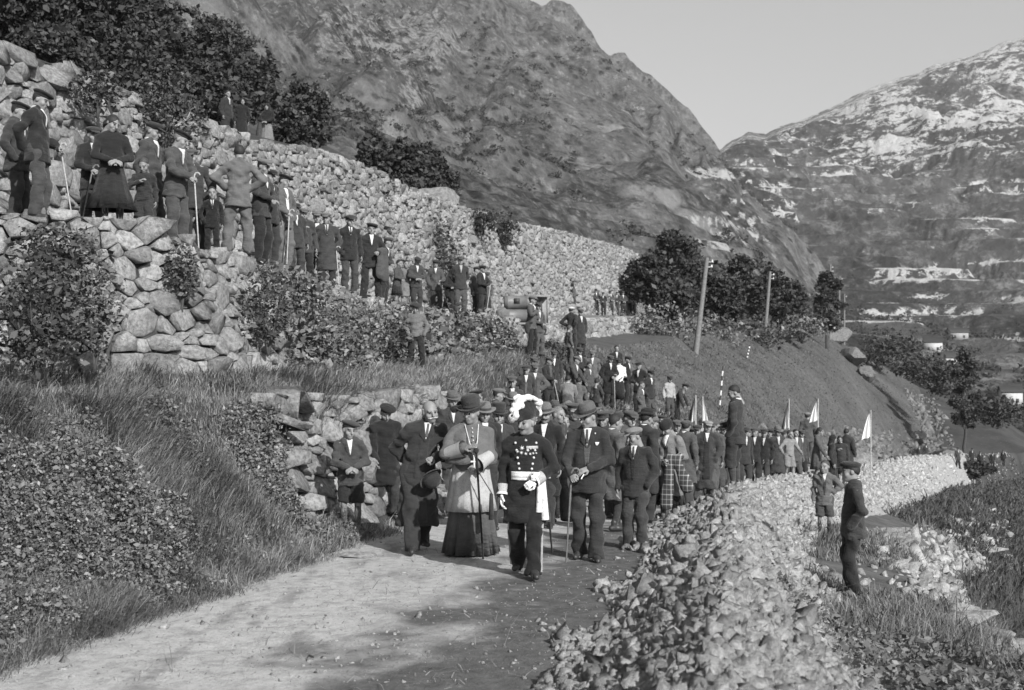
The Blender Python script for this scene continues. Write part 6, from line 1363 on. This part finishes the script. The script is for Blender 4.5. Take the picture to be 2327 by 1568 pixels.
person(1070, 893, 1.68, 14.0, 8, 'bishop in pale cape, lace surplice and cassock with a tall dark hat', hat=('bishop', .028, .010), jk=('short', .105), tr=None, skirt=(.03, .30, .058, 1.6), arms=('bless', 'canef'), shirt=None, girth=1.15, hair='grey',
       head=(-34, 10, 0), legs='close', group=G5, Y=14.0, extra=bishop_extra)
# the officer
def officer_extra(root, p, f, hm):
    for i, g in enumerate(hands_geo(p, .006)):
        c = g[0].mean(0); ob('glove', mk('glove', c+(g[0]-c)*1.09, g[1], [M_white], True), root)
    for S_, E_, W, _ in p.arm:
        u = (W-E_)/np.linalg.norm(W-E_); ob('embroidered_cuff', tube_mesh([(tuple(W-u*.10), tuple(W-u*.005), .060, .061)], M_lace, 16), root); ob('cuff_edge', tube_mesh([(tuple(W-u*.012), tuple(W+u*.012), .063, .066)], M_white, 16), root)
    rows = lambda z0, z1, x, n=6: [(z, -x, x) for z in np.linspace(z0, z1, n)]
    for k, (z0, z1, e) in enumerate(((1.085, 1.055, .012), (1.060, 1.030, .016), (1.035, 1.00, .012))):
        ob('sash', mk('sash', *patch(f, p, rows(z0, z1, .150, 4), 15, e, None), [M_white], True), root)
    ob('sash', mk('sash', *patch(f, p, rows(1.085, 1.0, .150, 4), 11, .010, None, True), [M_white], True), root)
    hx = .17; ob('sash_tail', tube_mesh([((hx, -.12, 1.03), (hx+.02, -.15, .80), .030, .034), ((hx+.02, -.15, .80), (hx+.03, -.15, .60), .034, .042)], M_white, 8), root); ob('sash_tail', tube_mesh([((hx-.03, -.13, 1.02), (hx-.03, -.17, .78), .026, .028), ((hx-.03, -.17, .78), (hx-.03, -.17, .68), .028, .036)], M_white, 8), root)
    for z in (1.375, 1.30, 1.225, 1.165, 1.115):
        for sd in (-1, 1):
            V, F = ball(surf(f, p, sd*(.062+.045*(z-1.1)/.28), z, .006), .0135); ob('button', mk('button', V, F, [M_gold], True), root)
    md = [(-.085, 1.285, .022), (-.045, 1.275, .026), (-.04, 1.32, .034), (.0, 1.265, .024), (.02, 1.30, .026), (.045, 1.262, .022), (.075, 1.268, .020), (.105, 1.27, .017), (.0, 1.40, .022), (.05, 1.315, .014), (.08, 1.318, .014)]
    for x, z, r in md:
        V, F = star(surf(f, p, x, z, .012), r); ob('medal', mk('medal', V, F, [M_gold]), root)
    ob('ribbon_bar', mk('ribbon_bar', *patch(f, p, [(1.345, .005, .125), (1.33, .005, .125), (1.312, .005, .125)], 9, .009), [M_lace], True), root)
    V, F = lathe([(.064, 1.44), (.070, 1.442), (.067, 1.495), (.062, 1.497)], 24, None, 0, .03, 1.05); V += p.off(1.46); ob('embroidered_collar', mk('embroidered_collar', V, F, [M_lace], True), root)
    for i, sd in ((0, -1), (1, 1)):
        H, K, A = p.leg[i]; e = np.array([sd*.076, -.03, 0]); ob('trouser_stripe', tube_mesh([(tuple(H+e+[sd*.012, 0, -.3]), tuple(K+e+[0, 0, 0]), .013, .013), (tuple(K+e), tuple(A+e+[0, 0, -.02]), .013, .013)], CL(.30), 6), root)
    g = Field((-.14, -.32, -.0), (.14, .30, .30), .009)                      # cocked hat worn fore and aft
    g.ell((0, 0, .085), (.090, .115, .075), .02); g.ell((0, .0, .085), (.052, .215, .165), .03); g.ell((0, -.17, .07), (.045, .09, .035), .03, tx=-.5); g.ell((0, .17, .07), (.045, .09, .035), .03, tx=.5); g.plane_cut((0, 0, -1), -.048); g.wrinkle(.0015, 2)
    V, F = g.mesh(); hat_o = ob('cocked_hat', mk('cocked_hat', V, F, [CL(.013)], True), root); hat_o.matrix_basis = hm
    g = Field((-.16, -.36, -.02), (.16, .36, .36), .009); q = np.random.default_rng(4)
    for k in range(90):
        a = q.uniform(-.25, 3.4); c = np.array([q.normal(0, .022), -math.cos(a)*.215, .085+math.sin(a)*.165+.012]); s_ = q.uniform(.018, .034); g.ell(c+q.normal(0, .008, 3), (s_, s_*1.1, s_), .008)
    g.wrinkle(.006, 6, 1.6); V, F = g.mesh(); ob('plume', mk('plume', V, F, [M_feather], True), hat_o)
    M4 = Matrix.LocRotScale(root.location, root.rotation_euler, root.scale); a = M4 @ Vector((.20, -.04, 1.0)); b = M4 @ Vector((.26, .16, .22)); sw = bpy.data.objects.new('dress_sword', None); COL.objects.link(sw); sw.location = a; tag(sw, 'slim dress sword hanging at the hip of the plumed officer', 'sword')
    A = b-a; ob('scabbard', tube_mesh([((0, 0, 0), tuple(A), .013, .009)], CL(.012), 8), sw); ob('hilt', tube_mesh([(tuple(-A*.14), (0, 0, 0), .012, .012), (tuple(-A*.02+Vector((-.05, -.02, 0))), tuple(-A*.02+Vector((.05, .02, 0))), .009, .009)], M_gold, 7), sw)
person(1196, 897, 1.74, 12.35, -4, 'uniformed officer in plumed cocked hat with medals, white sash and gloves striding in front', hat=('bicorne', .014), jk=('frock', .014), tr=('trousers', .012), arms=('down', 'belt'), legs='stride', shirt=None, hair='grey', mous=('dark', .85),
       head=(-32, 6, 0), group=G5, girth=1.05, extra=officer_extra, Y=12.35)
# the man in the wide fedora
def fedora_extra(root, p, f, hm):
    ob('pocket_square', mk('pocket_square', *patch(f, p, [(1.305, .085, .13), (1.285, .088, .122), (1.268, .098, .112)], 5, .014), [M_white], True), root)
    V, F = ball(surf(f, p, .085, 1.40, .012), .010); ob('lapel_pin', mk('lapel_pin', V, F, [M_gold], True), root)
    W = p.arm[1][2]; M4 = Matrix.LocRotScale(root.location, root.rotation_euler, root.scale); a = M4 @ Vector(W+np.array([-.05, -.06, -.06])); c = bpy.data.objects.new('cigarette', None); COL.objects.link(c); c.location = a; tag(c, 'lit white cigarette between the fingers of the man in the wide fedora', 'cigarette')
    ob('paper', tube_mesh([((0, 0, 0), (-.03, -.03, -.05), .007, .007)], M_white, 7), c); ob('ash_tip', tube_mesh([((-.03, -.03, -.05), (-.034, -.034, -.057), .007, .005)], CL(.15), 7), c)
person(1337, 909, 1.78, 13.6, -10, 'man in a wide grey fedora and dark suit holding a cigarette and a cane', hat=('fedora', .085, .03), jk=J(.022), tr=('trousers', .024), arms=('cane', 'front'), legs='step', shirt=.62, tie=.05, vest=.07, head=(-38, 16, 0), group=G5, girth=1.06,
       Y=13.6, cane=('L', 0, 'dark cane in the hand of the man in the wide fedora', (-.06, .02)), extra=fedora_extra)
person(1444, 973, 1.56, 14.7, -20, 'youth in pale flat cap and black suit with hand in trouser pocket', hat=('cap', .17), jk=J(.013), tr=('trousers', .018), arms=('down', 'pocket'), legs='stand', shirt=.55, tie=.04, kind='man', head=(-42, 16, 0), group=G5, vest=.016, shoes=M_dusty, Y=14.4)
# bowed woman with a plaid coat over her arm
t = NT('plaid_wool'); q = t.coord(); mp = t.n('ShaderNodeSeparateXYZ'); t.l(q, mp.inputs[0])
def stripe(sock, f, w):
    a = t.math('FRACT', t.math('MULTIPLY', sock, f)); return t.ramp(a, [(0, 1), (w, 1), (w+.03, 0), (.5, 0), (.53, .55), (.60, .55), (.63, 0)])
s1 = stripe(mp.outputs[0], 7.0, .10); s2 = stripe(mp.outputs[2], 6.2, .10); c_ = t.mix(t.math('MULTIPLY', t.math('ADD', s1, s2), .5, True), t.ramp(t.noise(q, 60, 2), [(.3, .038), (.7, .062)]), .34)
t.color(c_); M_plaid = t.fin(.95, .1)
def plaid_extra(root, p, f, hm):
    M4 = Matrix.LocRotScale(root.location, root.rotation_euler, root.scale); W = p.arm[1][2]; g = Field((-.3, -.6, .2), (.65, .3, 1.3), .02)
    g.cone((W[0]-.02, W[1]+.02, W[2]+.0), (W[0]+.14, W[1]+.08, W[2]+.05), .07, .06, 1, .04); g.cone((W[0], W[1], W[2]), (W[0]-.06, W[1]-.02, .34), .075, .115, .5, .05); g.cone((W[0]+.10, W[1], W[2]+.02), (W[0]+.28, W[1]-.02, .64), .07, .115, .5, .05); g.wrinkle(.007, 3, .25)
    V, F = g.mesh(); o = ob('plaid_blanket', mk('plaid_blanket', V, F, [M_plaid], True)); o.matrix_basis = M4; tag(o, 'plaid travelling rug hanging over the arm of the bowed woman', 'rug')
person(1521, 960, 1.62, 17.2, -28, 'bowed woman in draped dark hat and pale coat with a plaid rug', hat=('cloche', .016), jk=('coat', .15), tr=None, skirt=(.30, .26, .018, 1), sock=(.16, .05, 'stockings'), arms=('front', 'carry'), kind='woman', shirt=.62, vest=.02, hair='dark',
       head=(-20, 40, 0), fwd=.16, group=G5, Y=17.6, extra=plaid_extra)
# ---------------------------------------------------------------- compressor, poles, flags, houses
def box(c, d):
    c = np.array(c, float); d = np.array(d, float)/2; V = np.array([[x, y, z] for x in (-1, 1) for y in (-1, 1) for z in (-1, 1)])*d+c
    return V, np.array([[0, 1, 3, 2], [4, 6, 7, 5], [0, 4, 5, 1], [2, 3, 7, 6], [0, 2, 6, 4], [1, 5, 7, 3]])
def boxes(lst): V, F, m = join([box(c, d)+(0,) for c, d in lst]); return V, F
Yc = 43.5; Xc = (1185-CX)*Yc/FPX; cz = gz(Xc, Yc)
comp = bpy.data.objects.new('air_compressor', None); COL.objects.link(comp); comp.location = (Xc, Yc, cz); tag(comp, 'wheeled air compressor with two stacked drum tanks parked on the terrace by the tall wall', 'machine')
M_tank = plain('tank_paint', .13, .5, .4, .2, 5, .1); M_iron = plain('dark_iron', .03, .6, .4, .4, 10, .2); M_pipe = plain('pale_metal', .22, .5, .4, .2, 10, .1)
def drum(x0, x1, z, r):
    V, F = lathe([(.001, x0), (r*.75, x0), (r, x0+.05), (r, x0+.12), (r*1.03, x0+.13), (r*1.03, x0+.16), (r, x0+.17), (r, x1-.17), (r*1.03, x1-.16), (r*1.03, x1-.13), (r, x1-.12), (r, x1-.05), (r*.75, x1), (.001, x1)], 24)
    return np.stack([V[:, 2], V[:, 1], V[:, 0]*0+V[:, 0]+z], 1), F
V, F = drum(-.62, .36, 1.22, .24); ob('upper_tank', mk('upper_tank', V, F, [M_tank], True), comp)
V, F = drum(-.62, .36, .74, .24); ob('lower_tank', mk('lower_tank', V, F, [M_tank], True), comp)
V, F = box((-.16, -.245, 1.26), (.2, .03, .18)); ob('plate', mk('plate', V, F, [M_iron]), comp)
V, F = boxes([((.62, 0, 1.42), (.62, .7, .05)), ((.62, .3, .95), (.6, .05, .9)), ((.92, -.3, .95), (.05, .05, .9)), ((.92, .3, .95), (.05, .05, .9)), ((.38, -.3, 1.3), (.05, .05, .25))]); ob('engine_hood', mk('engine_hood', V, F, [M_pipe]), comp)
V, F = lathe([(.001, -.05), (.30, -.05), (.30, .05), (.001, .05)], 24); V = np.stack([V[:, 2]+.68, V[:, 0], V[:, 1]+1.0], 1); ob('flywheel', mk('flywheel', V, F, [M_iron], True), comp)
V, F = boxes([((.1, -.26, .46), (1.7, .06, .07)), ((.1, .26, .46), (1.7, .06, .07)), ((-.55, 0, .46), (.06, .5, .06)), ((.6, 0, .46), (.06, .5, .06)), ((-.3, -.26, .25), (.05, .05, .42)), ((.5, -.26, .25), (.05, .05, .42))]); ob('frame', mk('frame', V, F, [M_pipe]), comp)
for x in (-.45, .62):
    for y in (-.36, .36):
        sg = []; a = np.linspace(0, 6.2832, 19); sg += [((x+.24*math.cos(u), y, .25+.24*math.sin(u)), (x+.24*math.cos(v), y, .25+.24*math.sin(v)), .03, .03) for u, v in zip(a[:-1], a[1:])]; sg += [((x, y, .25), (x+.24*math.cos(u), y, .25+.24*math.sin(u)), .014, .014) for u in a[:-1:3]]
        ob('wheel', tube_mesh(sg, M_iron, 6), comp)
sk = Field((-.4, -.3, -.05), (.4, .3, .5), .03); sk.ell((0, 0, .16), (.24, .2, .22), .05); sk.wrinkle(.01, 3); V, F = sk.mesh(); Xs = (1142-CX)*43/FPX
o = ob('sack', mk('sack', V, F, [CL(.13)], True), None, (Xs, 43, gz(Xs, 43))); tag(o, 'pale sack on the ground left of the air compressor', 'sack')

def pole(px, base, top, pxt, Y, label, arms_=2):
    X = (px-CX)*Y/FPX; z = gz(X, Y); tp = place(pxt, top, Y); root = bpy.data.objects.new('telegraph_pole', None); COL.objects.link(root); root.location = (X, Y, z-.3); tag(root, label, 'telegraph pole', 'telegraph poles along the meadow')
    A = np.array(tp)-np.array(root.location); ob('shaft', tube_mesh([((0, 0, 0), tuple(A*.5), .17, .14), (tuple(A*.5), tuple(A), .14, .115)], M_pole, 10), root)
    for k in range(arms_):
        q = A*(.955-.05*k); ob('insulator', tube_mesh([(tuple(q), tuple(q+[.32, 0, .0]), .02, .02), (tuple(q+[.32, 0, -.02]), tuple(q+[.32, 0, .12]), .055, .04)], M_white, 8), root)
pole(1580, 860, 585, 1607, 70, 'tall leaning wooden telegraph pole in front of the oak clump'); pole(1736, 805, 617, 1750, 102, 'second telegraph pole standing before the round oaks')
pole(1886, 720, 600, 1887, 160, 'third telegraph pole at the dark oak on the crest'); pole(1906, 718, 628, 1908, 168, 'fourth thinner pole just right of the third', 1); pole(1918, 722, 668, 1919, 176, 'small far pole at the right of the pole row', 1)
def ranging(px0, py0, px1, py1, Y, label):
    a = place(px0, py0, Y); z = gz(a.x, a.y); b = place(px1, py1, Y); a.z = z; root = bpy.data.objects.new('ranging_pole', None); COL.objects.link(root); root.location = a; tag(root, label, 'survey pole', 'banded survey poles in the meadow')
    A = np.array(b-a); n = 9
    for k in range(n): ob('band', tube_mesh([(tuple(A*k/n), tuple(A*(k+1)/n), .045*Y/70, .045*Y/70)], M_white if k % 2 else CL(.04), 8), root)
ranging(1635, 945, 1643, 832, 56, 'nearest black and white banded survey pole beside the man on the heap'); ranging(1697, 852, 1704, 784, 85, 'middle banded survey pole in the dark meadow'); ranging(1734, 806, 1738, 742, 110, 'farthest banded survey pole below the second telegraph pole')
t = NT('flag_cloth'); u = t.attr('band'); t.color(t.ramp(u, [(0, .66), (.5, .66), (.52, .06)])); M_flag = t.fin(.9, .1)
def flag(px, top, bot, Y, w, label, dark, lean=.0):
    b = place(px+lean, bot+45, Y); a = place(px, top, Y); g = gz(b.x, b.y); b.z = g; root = bpy.data.objects.new('flag', None); COL.objects.link(root); root.location = b; tag(root, label, 'flag', 'flags carried in the crowd'); A = np.array(a-b)
    ob('staff', tube_mesh([((0, 0, 0), tuple(A), .022, .018)], M_pale_stick, 7), root); sc = Y/FPX; H = (bot-top)*sc; n, m = 14, 12; V = []; B = []
    for i in range(n):
        s_ = i/(n-1); q = A*(1-.02)-np.array([0, 0, H])*s_
        for j in range(m):
            r = j/(m-1); fold = math.sin(r*9+s_*2+px)*.05*(.3+s_); V.append(q+np.array([(w*sc*s_**.75)*r*.9, fold+.04, -r*.12*s_*H])); B.append((r if dark == 'far' else 1-r)*(.0 if dark is None else 1))
    I = np.arange(n*m).reshape(n, m); F = np.stack([I[:-1, :-1], I[:-1, 1:], I[1:, 1:], I[1:, :-1]], -1).reshape(-1, 4); ob('cloth', mk('cloth', np.array(V), F, [M_flag], True, attrs={'band': B}), root)
flag(1581, 898, 952, 33, -20, 'drooping flag with pale and dark halves at the left of the flags', 'far'); flag(1597, 901, 956, 34.5, 15, 'narrow pale furled flag second from the left', None); flag(1793, 906, 968, 39, -19, 'dark drooping flag with a pale edge above the distant crowd', 'far')
flag(1859, 906, 952, 37, -22, 'bright white hanging flag beside the raised man in pale cap', None); flag(1979, 932, 990, 44, -24, 'white hanging flag at the right end of the flags', None)

def house(px, Y, w, d, h, rot, label, wall=.45):
    X = (px-CX)*Y/FPX; z = far_z(px, Y)-.8; root = bpy.data.objects.new('farmhouse', None); COL.objects.link(root); root.location = (X, Y, z); root.rotation_euler = (0, 0, R(rot)); w *= .8; d *= .8; h *= .8; tag(root, label, 'house', 'farmhouses in the valley')
    V, F = box((0, 0, h/2), (w, d, h)); V2 = np.array([[-w/2, -d/2, h], [-w/2, d/2, h], [-w/2, 0, h+d*.28], [w/2, -d/2, h], [w/2, d/2, h], [w/2, 0, h+d*.28]])
    ob('wall', mk('wall', np.concatenate([V, V2]), [F, np.array([[8, 9, 10], [12, 11, 13]])], [plain('limewash_%d' % px, wall, .9, .1, .1, 1, .1)]), root)
    e = .4; rf = []
    for sg in (-1, 1): rf.append(np.array([[-w/2-e, sg*(d/2+e), h-.2], [w/2+e, sg*(d/2+e), h-.2], [w/2+e, 0, h+d*.28+.2], [-w/2-e, 0, h+d*.28+.2]]))
    V = np.concatenate(rf+[q-[0, 0, .25] for q in rf]); ob('roof', mk('roof', V, np.array([[0, 1, 2, 3], [5, 4, 7, 6], [8, 11, 10, 9], [13, 14, 15, 12], [0, 8, 9, 1], [4, 5, 13, 12]]), [M_iron]), root)
    for k in range(max(2, int(w/3))):
        for fl in range(max(1, int(h/3))):
            c = (-w/2+w*(k+.5)/max(2, int(w/3)), -d/2-.02, 1.7+fl*2.8); V, F = box(c, (.9, .12, 1.2)); o = ob('window', mk('window', V, F, [M_iron]), root)
house(2018, 470, 8, 7, 4.5, 10, 'small white farmhouse above the lone poplar'); house(2120, 520, 9, 8, 6, -15, 'narrow white farmhouse in the middle of the valley'); house(2152, 480, 12, 8, 5, 20, 'long white farmhouse right of the narrow one'); house(2296, 400, 8, 7, 6, -10, 'white farmhouse near the right edge beside the poplar pair')
house(2175, 560, 10, 8, 5, 0, 'dim farmhouse behind the long white one', .3); house(1700, 900, 12, 9, 6, 0, 'far farmhouse among the snowy terraces', .3)
